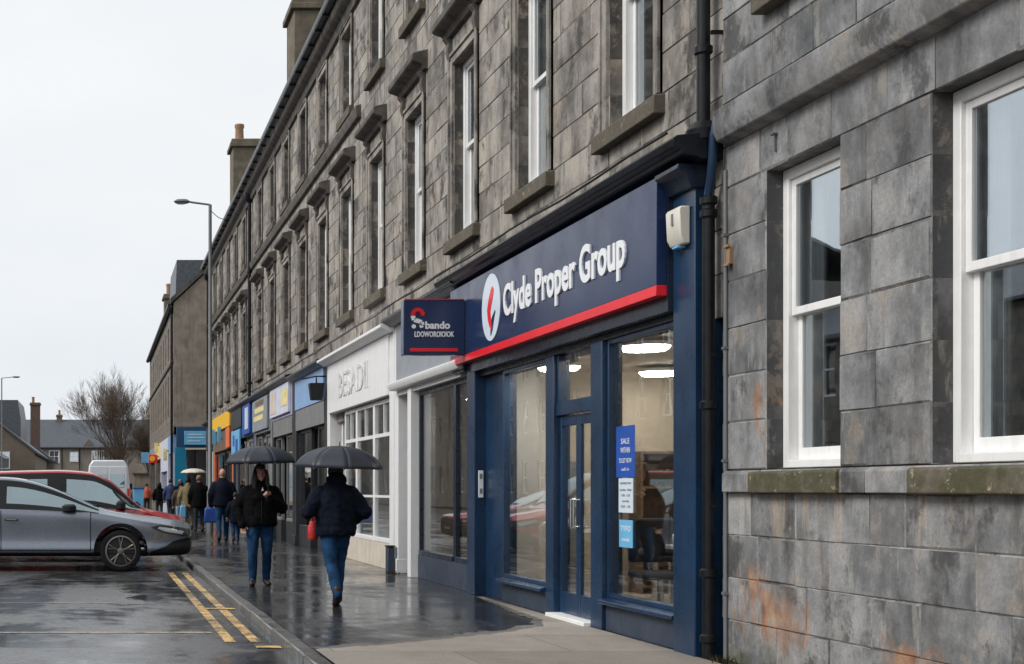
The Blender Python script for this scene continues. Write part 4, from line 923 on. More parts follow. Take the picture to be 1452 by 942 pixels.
m = MB(); m.box(-7.6, -6.9, 199.94, 200.02, 0, 2.3); m.build('door', 'chimney_red', r)
m = MB(); m.prism([(-2.2, 7.0), (-1.2, 8.3), (-.2, 7.0)], 'y', 199.5, 203); m.build('dormer_gable', 'rowwall_dark', r)
chimney(r, -5.9, -5.1, 204, 205, 10.6, 12.0, 1)
for x in (-5.0, -2.5, .4): m = MB(); m.tube([(x, 199.9, 0), (x, 199.9, 7.0)], .07, 6); m.build('downpipe', 'iron', r)
h = thing('end_house', 'dark brown gabled house with skylit slate roof at the far left of the street', 'house', (-9, 135, 0))
m = MB(); m.prism([(-16, -.1), (-5.75, -.1), (-5.75, 4.6), (-9.6, 7.6), (-16, 7.6)], 'y', 130, 160); m.build('wall', 'rowwall_dark', h)
m = MB(); m.prism([(-5.5, 4.45), (-9.75, 7.75), (-9.75, 7.95), (-5.4, 4.6)], 'y', 129.8, 160); m.build('roof', 'slate', h)
m = MB(); m.prism([(-12.5, 4.0), (-7.6, 4.0), (-7.6, 8.2), (-7.9, 10.1), (-12.5, 10.1)], 'y', 140, 152); m.build('tall_slate_roof', 'slate', h)
for (x, z) in ((-8.6, 3.2), (-7.3, 1.1), (-8.7, .9)):
    f = MB(); f.box(x - .55, x + .55, 129.93, 130.01, z - .1, z + 1.5); f = f.build('window', 'white_old', h); q = MB(); q.box(x - .45, x + .45, 129.91, 129.929, z, z + 1.4); q.build('pane', 'glass', f)
c = thing('chimney_house', 'low brown wing with a tall red brick chimney beside the row house', 'house', (-5.6, 165, 0))
m = MB(); m.box(-9.5, -4.9, 160.2, 170, -.1, 4.4); m.build('wall', 'rowwall_dark', c)
m = MB(); m.prism([(-9.6, 4.35), (-4.7, 4.35), (-7.2, 6.3)], 'y', 160, 170.2); m.build('roof', 'slate', c)
chimney(c, -7.7, -6.6, 162.2, 163.3, 5, 11.2, 1, 'chimney_red')
b = thing('garden_wall', 'low dark stone wall beneath the bare tree', 'wall', (4, 112, 0)); m = MB(); m.box(2.6, 5.5, 101, 101.4, -.1, 2.3); m.build('masonry', 'stone_rubble', b); m = MB(); m.box(2.5, 5.6, 100.9, 101.5, 2.301, 2.42); m.build('coping', 'stone_trim', b)

# ------------------------------------------------------------------ buildings across the road (seen in the glass)
def opposite(lab, y0, y1, z1, seed, x=-15.5):
    t = thing('opposite_tenement', lab, 'tenement', (x, (y0 + y1) / 2, 0), 'tenements across the road')
    cs = []; y = y0 + 1.7
    while y < y1 - 1: cs.append(y); y += 2.9
    rows = [1.0, 4.5] + ([7.6] if z1 > 9.5 else [])
    m = MB(); ops = [(-c - .5, -c + .5, z, z + 1.9) for c in cs for z in rows]
    q = MB(); ashlar(q, 0, -y1, -y0, 0, z1, ops, seed=seed, bw=(.7, 1.4), ch=.4, depth=.25)
    m.add([(x - a, -b_, c_) for a, b_, c_ in q.v], q.f); m.tone = q.tone; m.build('wall', 'opp', t, smooth=0, recalc=False)
    for c in cs:
        for z in rows:
            f = MB()
            f.box(x - .2, x - .12, c - .5, c - .42, z, z + 1.9); f.box(x - .2, x - .12, c + .42, c + .5, z, z + 1.9); f.box(x - .2, x - .12, c - .42, c + .42, z + 1.82, z + 1.9); f.box(x - .2, x - .12, c - .42, c + .42, z, z + .08); f.box(x - .2, x - .12, c - .42, c + .42, z + .93, z + .99)
            f = f.build('window', 'white_old', t); p = MB(); p.box(x - .17, x - .165, c - .43, c + .43, z + .07, z + 1.83); p.build('pane', 'glass', f)
    m = MB(); m.box(x - 8, x - .5, y0 + .02, y1 - .02, 0, z1 - .02); m.build('inner_wall', 'void', t)
    m = MB(); m.prism([(x + .3, z1), (x - 4.2, z1 + 2.2), (x - 9, z1), (x - 9, z1 + .1), (x - 4.2, z1 + 2.35), (x + .3, z1 + .1)], 'y', y0, y1); m.build('roof', 'slate', t)
    chimney(t, x - 5, x - 3.4, y0 + .3, y0 + 1.4, z1 + 1, z1 + 3.6, 2)
opposite('two storey tenement across the road, mirrored in the sash windows', 30, 60, 6.5, 41); opposite('three storey tenement across the road, mirrored in the shop windows', 60.3, 100, 10.2, 43)
opposite('long low tenement farther along across the road', 100.3, 190, 9.0, 53)
opposite('low two storey building across the road beside the cars', 4, 29.6, 6.5, 47)

# ------------------------------------------------------------------ bare tree
def bare_tree(loc, H, seed, lab):
    rnd = random.Random(seed); t = thing('bare_tree', lab, 'tree', (0, 0, 0)); tr, cr = MB(), MB()
    def grow(p, d, ln, r, lv):
        pts = [p]; q = p; dd = d
        for k in range(4):
            dd = (dd + Vector((rnd.gauss(0, .09), rnd.gauss(0, .09), rnd.gauss(.03, .05)))).normalized(); q = q + dd * ln / 4; pts.append(q)
        rs = [r * (1 - .42 * k / 4) for k in range(5)]
        (tr if lv < 2 else cr).tube(pts, rs, 7 if lv < 2 else (4 if lv < 4 else 3), caps=False)
        if lv >= 6: return
        for k in range({0: 6, 1: 5, 2: 5, 3: 4, 4: 4, 5: 4}[lv]):
            i = rnd.randint(2, 4) if lv else rnd.randint(1, 4); a = rnd.uniform(0, 2 * PI); sp = rnd.uniform(.25, .62)
            o = dd.orthogonal().normalized(); o = (Matrix.Rotation(a, 3, dd) @ o)
            nd = (dd * math.cos(sp) + o * math.sin(sp)).normalized(); nd.z = nd.z * .85 + .24
            grow(pts[i], nd.normalized(), ln * rnd.uniform(.62, .8), max(.008, rs[i] * .6), lv + 1)
    grow(Vector((0, 0, 0)), Vector((-.08, 0, 1)).normalized(), H * .30, H * .02, 0)
    tr.build('trunk', 'trunk', t, recalc=False); cr.build('crown', 'twig', t, recalc=False, smooth=0); place(t, loc); t.scale = (.72, .7, .8); return t
bare_tree((2.7, 112, -.1), 15.5, 5, 'bare brown tree at the far corner beside the brown tenement')
bare_tree((4.4, 116, -.1), 12.5, 8, 'second bare tree, half hidden behind the far corner of the brown tenement')

# ------------------------------------------------------------------ street lamps
def lamp_post(label, x, y, H, arm, z0=0):
    t = thing('street_lamp', label, 'street lamp', (x, y, z0), 'street lamps')
    m = MB(); m.tube([(x, y, z0), (x, y, z0 + 1.2), (x, y, z0 + 1.25), (x, y, z0 + H)], [.1, .1, .065, .05], 10); m.build('pole', 'lead', t)
    s = 1 if arm > 0 else -1
    m = MB(); m.tube([(x, y, z0 + H - .1), (x, y, z0 + H), (x + arm * .5, y, z0 + H + .07), (x + arm * .6, y, z0 + H + .09)], .03, 8); m.build('arm', 'lead', t)
    m = MB(); m.loft([(x + arm * .8, y, z0 + H + .04, abs(arm) * .18, .09), (x + arm * .8, y, z0 + H + .10, abs(arm) * .24, .13), (x + arm * .8, y, z0 + H + .16, abs(arm) * .16, .08)], 14); hd = m.build('lamp_head', 'lead', t)
    m = MB(); m.loft([(x + arm * .82, y, z0 + H + .015, abs(arm) * .1, .05), (x + arm * .82, y, z0 + H + .039, abs(arm) * .15, .075)], 12); m.build('lens', 'plastic', hd)
lamp_post('tall grey street lamp with its arm over the road, in front of the tenement end', 3.36, 42.0, 9.75, -1.05)
lamp_post('distant street lamp at the left edge of the road', -8.0, 118, 10.6, 1.5, -.06)

m = MB(); a, b = Vector((3.36, 42.0, 9.6)), Vector((4.42, 47.5, 10.4)); m.tube([a.lerp(b, k / 10) - Vector((0, 0, .12 * math.sin(PI * k / 10))) for k in range(11)], .012, 5)
tag(m.build('overhead_wire', 'iron'), 'thin overhead wire from the tall street lamp to the tenement eaves', 'wire')
# ------------------------------------------------------------------ cars parked nose-in to the kerb
def boolean(me, cut, op):
    a = bpy.data.objects.new('a', me); b = bpy.data.objects.new('b', cut); COL.objects.link(a); COL.objects.link(b)
    md = a.modifiers.new('b', 'BOOLEAN'); md.operation = op; md.object = b; md.solver = 'EXACT'; md.material_mode = 'TRANSFER' if hasattr(md, 'material_mode') else None
    dg = bpy.context.evaluated_depsgraph_get(); dg.update()
    r = bpy.data.meshes.new_from_object(a.evaluated_get(dg), depsgraph=dg); bpy.data.objects.remove(a); bpy.data.objects.remove(b); return r
def inflate(me, d):
    c = me.copy(); bm = bmesh.new(); bm.from_mesh(c); bm.normal_update()
    for v in bm.verts: v.co += v.normal * d
    bm.to_mesh(c); bm.free(); return c
def car_cage():
    # x, z top, z belt, z roof edge, half width at roof edge, half width, z bottom
    st = [(.0, .745, .67, .72, .52, .68, .34), (-.06, .825, .72, .805, .60, .81, .26), (-.36, .875, .765, .852, .66, .87, .25), (-.8, .93, .83, .905, .70, .905, .24),
          (-1.28, 1.0, .915, .975, .72, .92, .24), (-1.56, 1.055, .97, 1.015, .74, .92, .24), (-1.92, 1.22, .995, 1.19, .71, .92, .24), (-2.34, 1.42, 1.01, 1.385, .675, .92, .24), (-2.8, 1.56, 1.03, 1.525, .645, .92, .24),
          (-3.16, 1.59, 1.04, 1.555, .64, .92, .24), (-3.27, 1.592, 1.043, 1.556, .64, .92, .24), (-3.9, 1.575, 1.06, 1.535, .635, .91, .24), (-4.1, 1.565, 1.065, 1.52, .63, .905, .25), (-4.45, 1.50, 1.09, 1.44, .60, .89, .28), (-4.72, 1.22, 1.10, 1.18, .60, .86, .33), (-4.84, .98, .9, .96, .58, .80, .38)]
    vs, fs, mi = [], [], []
    for (x, zt, zs, zr, wr, w, zb) in st:
        zm = zb + (zs - zb) * .5; e = lambda k: (w * .985 + (wr - w * .985) * k, zs + (zr - zs) * k)
        half = [(0, zb), (w * .9, zb), (w * .995, zb + .13), (w * .945, zb + .22), (w * .965, zm + .05), (w * 1.0, zs - .10), (w * .985, zs - .02)] + [e(.0), e(.07), e(.88), e(.95), (wr, zr + .012), (wr * .66, zr + (zt - zr) * .8), (0, zt)]
        ring = half + [(-a, b) for a, b in half[-2:0:-1]]
        vs += [(x, a, b) for a, b in ring]
    n = len(ring); h = len(half)
    for i in range(len(st) - 1):
        for k in range(n):
            fs.append((i * n + k, i * n + (k + 1) % n, (i + 1) * n + (k + 1) % n, (i + 1) * n + k)); kk = k if k < h - 1 else n - 1 - k
            g = 0
            if kk in (7, 8, 9) and 5 <= i <= 12: g = 4
            if kk == 8 and 5 <= i <= 12 and i not in (9, 12): g = 1          # side glass
            if kk in (11, 12) and 5 <= i <= 7: g = 2                             # windscreen
            if kk in (11, 12) and i == 13: g = 3                                 # rear window
            mi.append(g)
    fs += [tuple(range(n))[::-1], tuple(range((len(st) - 1) * n, len(st) * n))]; mi += [0, 0]
    me = bpy.data.meshes.new('cage'); me.from_pydata(vs, [], fs)
    for k in ('car_grey', 'glass_car', 'glass_car', 'glass_car', 'car_black'): me.materials.append(M[k])
    me.polygons.foreach_set('material_index', mi)
    bm = bmesh.new(); bm.from_mesh(me); bmesh.ops.recalc_face_normals(bm, faces=bm.faces[:]); bm.to_mesh(me); bm.free()
    o = bpy.data.objects.new('c', me); COL.objects.link(o); md = o.modifiers.new('s', 'SUBSURF'); md.levels = md.render_levels = 3
    dg = bpy.context.evaluated_depsgraph_get(); dg.update(); r = bpy.data.meshes.new_from_object(o.evaluated_get(dg), depsgraph=dg); bpy.data.objects.remove(o); return r
def shell_cut(base, d, build):
    """the piece of the body, swollen by d, that lies inside a cutter"""
    for e in (0, .0011, -.0007, .0023, .0041):
        r = boolean(inflate(base, d + e), cutter(build), 'INTERSECT')
        if len(r.vertices) > 8: return r
    return None
def split(me, idx, mat, push=0):
    bm = bmesh.new(); bm.from_mesh(me); bm.normal_update()
    bmesh.ops.delete(bm, geom=[f for f in bm.faces if f.material_index not in idx], context='FACES')
    for v in bm.verts: v.co += v.normal * push
    r = bpy.data.meshes.new('m'); bm.to_mesh(r); bm.free()
    for f in r.polygons: f.material_index = 0
    r.materials.append(M[mat]) ; return r
def put(me, name, mats, parent, smooth=40):
    if me is None or not len(me.vertices): return None
    idx = [p.material_index for p in me.polygons]; me.materials.clear()
    for k in mats: me.materials.append(M[k])
    me.polygons.foreach_set('material_index', idx)
    if len(mats) == 1:
        for p in me.polygons: p.material_index = 0
    return finish(me, name, parent, smooth)
def cutter(build, mi=0):
    m = MB(); build(m); me = m.mesh('cut', ['car_grey', 'glass_car', 'glass_car', 'glass_car', 'car_black'])
    bm = bmesh.new(); bm.from_mesh(me); bmesh.ops.recalc_face_normals(bm, faces=bm.faces[:]); bm.to_mesh(me); bm.free()
    for p in me.polygons: p.material_index = mi
    return me
AX = (-1.21, -3.98); WR = .345
def make_wheel(parent, x, y, side):
    m = MB(); p = [(.225, -.10), (.30, -.112), (.33, -.10), (WR, -.06), (WR, .06), (.33, .10), (.30, .112), (.225, .10)]
    m.lathe(p, (x, y, WR), 'y', 36, caps=False); w = m.build('wheel', 'rubber', parent)
    m = MB(); s = side
    m.lathe([(.245, -.09), (.245, .09 )], (x, y, WR), 'y', 32, caps=False); m.lathe([(.252, s * .085), (.262, s * .105), (.235, s * .108), (.228, s * .07)], (x, y, WR), 'y', 32, caps=False)
    m.lathe([(.06, s * .06), (.055, s * .10), (.02, s * .105)], (x, y, WR), 'y', 16)
    for k in range(5):
        for off in (-.16, .16):
            a = 2 * PI * k / 5 + .3; a2 = a + off; u = Vector((math.cos(a), 0, math.sin(a))); v = Vector((math.cos(a2), 0, math.sin(a2)))
            c = Vector((x, y + s * .085, WR)); m.tube([c + u * .045, c + (u + v) * .5 * .13, c + v * .238], [.017, .013, .017], 6)
    m.build('rim', 'alloy', w); m = MB(); m.lathe([(.235, s * .0), (.235, s * .03), (.02, s * .035)], (x, y, WR), 'y', 28); m.build('brake_disc', 'alloy_dark', w)
def make_car(label):
    t = thing('parked_car', label, 'car', (0, 0, 0), 'cars parked nose in to the kerb'); base = car_cage()
    def arches(m):
        for ax in AX: 
            for s in (-1, 1): m.lathe([(.45, s * .62), (.45, s * 1.1)], (ax, 0, WR + .01), 'y', 48)
    def cabin(m): m.prism([(-1.75, .75), (-2.0, 1.12), (-2.75, 1.46), (-4.1, 1.47), (-4.55, 1.2), (-4.5, .62), (-2, .5)], 'y', -.62, .62)
    body = boolean(base.copy(), cutter(arches, 4), 'DIFFERENCE')
    b2 = split(body, (0, 4), 'car_grey'); b3 = split(body, (0,), 'car_grey')
    bm = bmesh.new(); bm.from_mesh(body); bmesh.ops.delete(bm, geom=[f for f in bm.faces if f.material_index in (1, 2, 3)], context='FACES'); me = bpy.data.meshes.new('body'); bm.to_mesh(me); bm.free()
    for p in me.polygons: p.material_index = 1 if p.material_index == 4 else 0
    bo = put(me, 'body', ['car_grey', 'car_black'], t, 35)
    for nm, k in (('windscreen', 2), ('rear_window', 3)): put(split(base, (k,), 'glass_car', -.006), nm, ['glass_car'], t, 35)
    sw = split(base, (1,), 'glass_car', -.006)
    for s in (-1, 1):
        for lo_, hi_ in ((-9, -4.0), (-4.0, -3.215), (-3.215, 9)):
            bm = bmesh.new(); bm.from_mesh(sw); bmesh.ops.delete(bm, geom=[f for f in bm.faces if f.calc_center_median().y * s < 0 or not lo_ < f.calc_center_median().x < hi_], context='FACES')
            if len(bm.faces): me = bpy.data.meshes.new('sw'); bm.to_mesh(me); put(me, 'side_window', ['glass_car'], t, 35)
            bm.free()
    # black window surround and lower body, thin shells over the body
    i1 = inflate(base, .007); i2 = inflate(base, .009)
    def door(a, b, z0):
        def f(m):
            for s in (-1, 1): m.prism([(a, z0), (b, z0), (b, 1.015 if b < -3 else .985), (a, 1.02 if a < -3 else .945)], 'y', s * .45, s * 1.2)
        return f
    gap = lambda a, b: (lambda m: [m.prism([(a - .014, .346), (b + .014, .346), (b + .014, .99), (a - .014, 1.02)], 'y', s * .45, s * 1.2) for s in (-1, 1)])
    for (a, b) in ((-3.20, -1.72), (-4.08, -3.215)):
        gm = shell_cut(base, .0025, (gap(a, b)))  # black panel rims each door, painting in the shade of its gap
        bm = bmesh.new(); bm.from_mesh(gm); bmesh.ops.delete(bm, geom=[f for f in bm.faces if abs(f.calc_center_median().y) < .6], context='FACES')
        for s in (-1, 1):
            q = bm.copy(); bmesh.ops.delete(q, geom=[f for f in q.faces if f.calc_center_median().y * s < 0], context='FACES'); me = bpy.data.meshes.new('g'); q.to_mesh(me); q.free(); put(me, 'door_gap_shade', ['car_black'], t, 35)
        bm.free()
        dm = shell_cut(base, .007, (door(a, b, .36))); 
        bm = bmesh.new(); bm.from_mesh(dm); bmesh.ops.delete(bm, geom=[f for f in bm.faces if abs(f.calc_center_median().y) < .6], context='FACES')
        for s in (-1, 1):
            q = bm.copy(); bmesh.ops.delete(q, geom=[f for f in q.faces if f.calc_center_median().y * s < 0], context='FACES'); me = bpy.data.meshes.new('d'); q.to_mesh(me); q.free()
            d = put(me, 'door', ['car_grey'], t, 35)
            hx = a + .17; m = MB(); yy = s * .925; m.tube([(hx - .11, yy - s * .03, .865), (hx - .09, yy + s * .012, .87), (hx + .08, yy + s * .012, .865), (hx + .11, yy - s * .03, .86)], [.018, .021, .021, .018], 8); m.build('handle', 'alloy', d)
        bm.free()
    def slab(m): m.box(-.9, .1, -1.2, 1.2, .2, .44)
    lo = shell_cut(base, .009, (lambda m: m.prism([(-.74, .18), (.1, .18), (.1, .575), (-.10, .56), (-.34, .50), (-.46, .42), (-.70, .33)], 'y', -1.2, 1.2))); put(lo, 'front_bumper', ['car_black'], t, 30)
    put(shell_cut(base, .009, (lambda m: m.box(-5, -4.5, -1.2, 1.2, .2, .5))), 'rear_bumper', ['car_black'], t, 30)
    put(shell_cut(base, .009, (lambda m: m.box(-4.35, -.75, -1.2, 1.2, .2, .30))), 'side_skirt', ['car_black'], t, 30)
    put(shell_cut(base, .009, (lambda m: m.prism([(-.3, .56), (.1, .56), (.1, .665), (-.3, .665)], 'y', -.56, .56))), 'grille', ['car_black'], t, 30)
    hl = inflate(base, .010); hl2 = inflate(base, .015)
    for s in (-1, 1):
        put(shell_cut(base, .010, (lambda m: m.prism([(-.72, .74), (-.52, .65), (-.15, .585), (0, .585), (0, .70), (-.2, .735), (-.55, .775)], 'y', s * .5, s * 1.2))), 'headlight', ['lens'], t, 30)
        put(shell_cut(base, .015, (lambda m: m.prism([(-.60, .72), (-.46, .665), (-.18, .622), (-.15, .67), (-.35, .715), (-.56, .75)], 'y', s * .5, s * 1.2))), 'lamp_unit', ['lamp_unit'], t, 30)
        put(shell_cut(base, .010, (lambda m: m.box(-4.9, -4.55, min(s * .5, s * 1.2), max(s * .5, s * 1.2), .82, 1.02))), 'tail_light', ['tail'], t, 30)
        m = MB(); m.lathe([(.05, -.012), (.05, .012)], (-.115, s * .62, .36), 'x', 16); m.build('fog_light', 'lens', t)
        m = MB(); c = (-2.06, s * 1.03, 1.045); m.loft([(c[0], c[1], .99, .09, .08), (c[0] - .01, c[1], 1.02, .125, .115), (c[0] - .01, c[1], 1.09, .12, .11), (c[0], c[1], 1.125, .07, .06)], 14); m.tube([(c[0] - .02, s * .84, 1.0), (c[0] - .01, s * .98, 1.03)], [.035, .04], 8); m.build('wing_mirror', 'car_black', t)
        for ax in AX: make_wheel(t, ax, s * .80, s)
    m = MB(); m.box(-4.2, -1.45, -.7, .7, .3, .5); m.prism([(-1.62, .6), (-1.62, .98), (-2.0, 1.0), (-2.06, .6)], 'y', -.7, .7); m.build('cabin_floor', 'seat', t, bev=.03)
    for y in (-.36, .36):
        for x in (-2.95, -3.85): m = MB(); m.box(x - .25, x + .25, y - .24, y + .24, .5, .66); m.prism([(x - .22, .6), (x - .38, 1.2), (x - .28, 1.22), (x - .08, .62)], 'y', y - .22, y + .22); m.box(x - .40, x - .30, y - .12, y + .12, 1.2, 1.38); m.build('seat', 'seat', t, bev=.03)
    m = MB(); m.box(-.012, .004, -.26, .26, .44, .55); m.build('number_plate', 'white', t)
    m = MB(); m.tube([(-1.50, .5, 1.055), (-1.62, 0, 1.10), (-1.66, -.45, 1.09)], .01, 6); m.build('wiper', 'car_black', t)
    return t
def recolour(root, mat, old='car_grey'):
    for o in [root] + list(root.children_recursive):
        if o.type == 'MESH' and any(x and x == M[old] for x in o.data.materials):
            o.data = o.data.copy()
            for i, x in enumerate(o.data.materials):
                if x == M[old]: o.data.materials[i] = M[mat]
def forward_cab(root):
    """a shorter bonnet and a windscreen set farther forward"""
    def sh(x, z):
        k = min(1, max(0, (z - .55) / .4)); k = k * k * (3 - 2 * k)
        s = .75 * min(1, max(0, -x / 1.56)) if x > -1.56 else (.75 + .35 * min(1, (-1.56 - x) / 1.24) if x > -2.8 else 1.1 * max(0, 1 - (-2.8 - x) / 2.0))
        return x + s * k * .95
    def sz(z): return z - .10 * max(0, 1 - abs(z - 1.02) / .35)
    for o in root.children:
        if o.name.split('.')[0] in ('wheel', 'number_plate', 'fog_light', 'cabin_floor', 'seat'): continue
        for q in [o] + list(o.children):
            off = o.location + (q.location if q is not o else Vector((0, 0, 0))); q.data = q.data.copy()
            for v in q.data.vertices: v.co.x = sh(v.co.x + off.x, v.co.z + off.z) - off.x; v.co.z = sz(v.co.z + off.z) - off.z
car = make_car('steel grey hatchback parked nose in to the kerb with dark alloy wheels')
GROUP = 'cars parked nose in to the kerb'
place(car, (1.60, 24.42, RZ), 0)
for (x, y, mt, sc, lab) in ((1.66, 27.35, 'car_red', 1.10, 'taller red car parked just behind the grey hatchback'), (1.2, 30.6, 'car_dark', .97, 'charcoal car parked beyond the red one, mostly hidden'), (.95, 34.2, 'car_red', .93, 'small red car farther along the kerb, mostly hidden')):
    c = copy_tree(car); recolour(c, mt); place(c, (x, y, RZ), 0, lab, GROUP); c.scale = (1.0, 1.0, sc)
    if sc > 1.05: forward_cab(c)
# ------------------------------------------------------------------ white van seen from behind
v = thing('white_van', 'white panel van with high roof parked at the kerb, seen from the rear', 'van', (.5, 66, RZ))
def vs_(w0, w1, z0, z1): return [(-w0, z0), (-w0, z0 + .9), (-w1, z1 - .25), (-w1 + .18, z1), (w1 - .18, z1), (w1, z1 - .25), (w0, z0 + .9), (w0, z0)]
m = MB(); m.prism([(a + .5, b + RZ) for a, b in vs_(1.0, .88, .35, 2.68)], 'y', 64, 68.2); m.prism([(a + .5, b + RZ) for a, b in vs_(.98, .86, .35, 2.1)], 'y', 68.2, 69.6); m.build('body', 'car_white', v, bev=.06)
for s in (-1, 1):
    m = MB(); xa, xb = sorted((.5 + s * .02, .5 + s * .84)); m.box(xa, xb, 63.975, 64.01, .45, 2.30); d = m.build('rear_door', 'car_white', v, bev=.02)
    m = MB(); xa, xb = sorted((.5 + s * .10, .5 + s * .72)); m.box(xa, xb, 63.962, 63.978, 1.35, 1.95); m.build('window', 'glass_car', d, bev=.006)
    m = MB(); xa, xb = sorted((.5 + s * .86, .5 + s * .97)); m.box(xa, xb, 63.965, 64.01, .8, 1.3); m.build('tail_light', 'tail', v)
    for y in (65, 68.7): m = MB(); m.lathe([(.2, -.1), (.33, -.1), (.34, 0), (.33, .1), (.2, .1)], (.5 + s * .86, y, RZ + .34), 'x', 20); m.build('wheel', 'rubber', v)
    m = MB(); m.box(.5 + s * 1.0 - (.2 if s < 0 else 0), .5 + s * 1.0 + (.2 if s > 0 else 0), 68.6, 68.7, 1.25, 1.55); m.build('wing_mirror', 'car_black', v)
m = MB(); m.box(-.48, 1.48, 63.9, 64.02, .35, .55); m.build('rear_bumper', 'car_black', v, bev=.02); m = MB(); m.box(.3, .7, 63.955, 63.972, .62, .75); m.build('number_plate', 'yellow', v)
b = thing('blue_bin', 'blue wheeled bin at the kerb beyond the van', 'bin', (2.2, 75, 0)); m = MB(); m.prism([(1.98, .12), (2.42, .12), (2.5, 1.3), (1.9, 1.3)], 'y', 74.8, 75.3); m.build('body', 'cyan', b, bev=.02); m = MB(); m.box(1.88, 2.52, 74.75, 75.35, 1.301, 1.37); m.build('lid', 'blue', b, bev=.02)
for x in (2.0, 2.36): m = MB(); m.lathe([(.1, 0), (.1, .05)], (x, 75.3, .1), 'x', 12); m.build('wheel', 'rubber', b)

# ------------------------------------------------------------------ people
def hand(m, wr, d, side, curl=.6, s=1.0):
    """palm plus five bent fingers; d = direction from wrist to knuckles, side = +1/-1 puts the thumb"""
    d = Vector(d).normalized(); wr = Vector(wr); f = Vector((0, -1, 0)); f = (f - d * f.dot(d)).normalized(); w = d.cross(f) * side
    m.loft  # palm as a short flattened limb
    k = wr + d * .085 * s
    for j in (-.027, -.009, .009, .027): m.tube([wr + f * 0 + w * j * .6, k + w * j], [.014 * s, .0125 * s], 8); m.ball(k + w * j, .0122 * s, 8)
    for j, (ofs, ln) in enumerate(((-.029, .062), (-.010, .075), (.010, .08), (.029, .07))):
        p0 = k + w * ofs; p1 = p0 + (d * math.cos(curl * .5) + Vector((0, 0, 0)) - w * 0 + f * -math.sin(curl * .5) * -1) * ln * .45 * s
        p2 = p1 + (d * math.cos(curl * 1.3) + f * math.sin(curl * 1.3)) * ln * .32 * s; p3 = p2 + (d * math.cos(curl * 1.9) + f * math.sin(curl * 1.9)) * ln * .25 * s
        m.tube([p0, p1, p2, p3], [.0095 * s, .009 * s, .0085 * s, .0075 * s], 8); m.ball(p3, .0075 * s, 6); m.ball(p1, .009 * s, 6)
    t0 = wr + d * .03 * s + w * .026; t1 = t0 + (d * .5 + w * .75 + f * .3).normalized() * .036 * s; t2 = t1 + (d * .85 + w * .15 + f * .5).normalized() * .032 * s
    m.tube([t0, t1, t2], [.0125 * s, .011 * s, .0085 * s], 8); m.ball(t2, .0085 * s, 6)
def head(m, c, s=1.0, yaw=0):
    c = Vector(c); q = Matrix.Rotation(yaw, 3, 'Z'); B = lambda p, r: m.ball(c + q @ (Vector(p) * s), tuple(x * s for x in r) if isinstance(r, tuple) else r * s, 14)
    B((0, .012, .02), (.073, .092, .095)); B((0, -.022, -.055), (.055, .066, .062)); B((0, -.07, -.095), (.026, .024, .022))       # skull, jaw, chin
    B((0, -.098, -.028), (.014, .02, .014)); B((0, -.088, .0), (.010, .016, .026))                                             # nose
    for x in (-1, 1): B((x * .03, -.078, .006), (.017, .012, .010)); B((x * .03, -.078, .022), (.022, .012, .007)); B((x * .075, .005, -.012), (.01, .02, .03)); B((x * .042, -.06, -.035), (.02, .02, .02))
    B((0, -.085, -.066), (.024, .012, .006)); B((0, -.083, -.076), (.02, .012, .006))
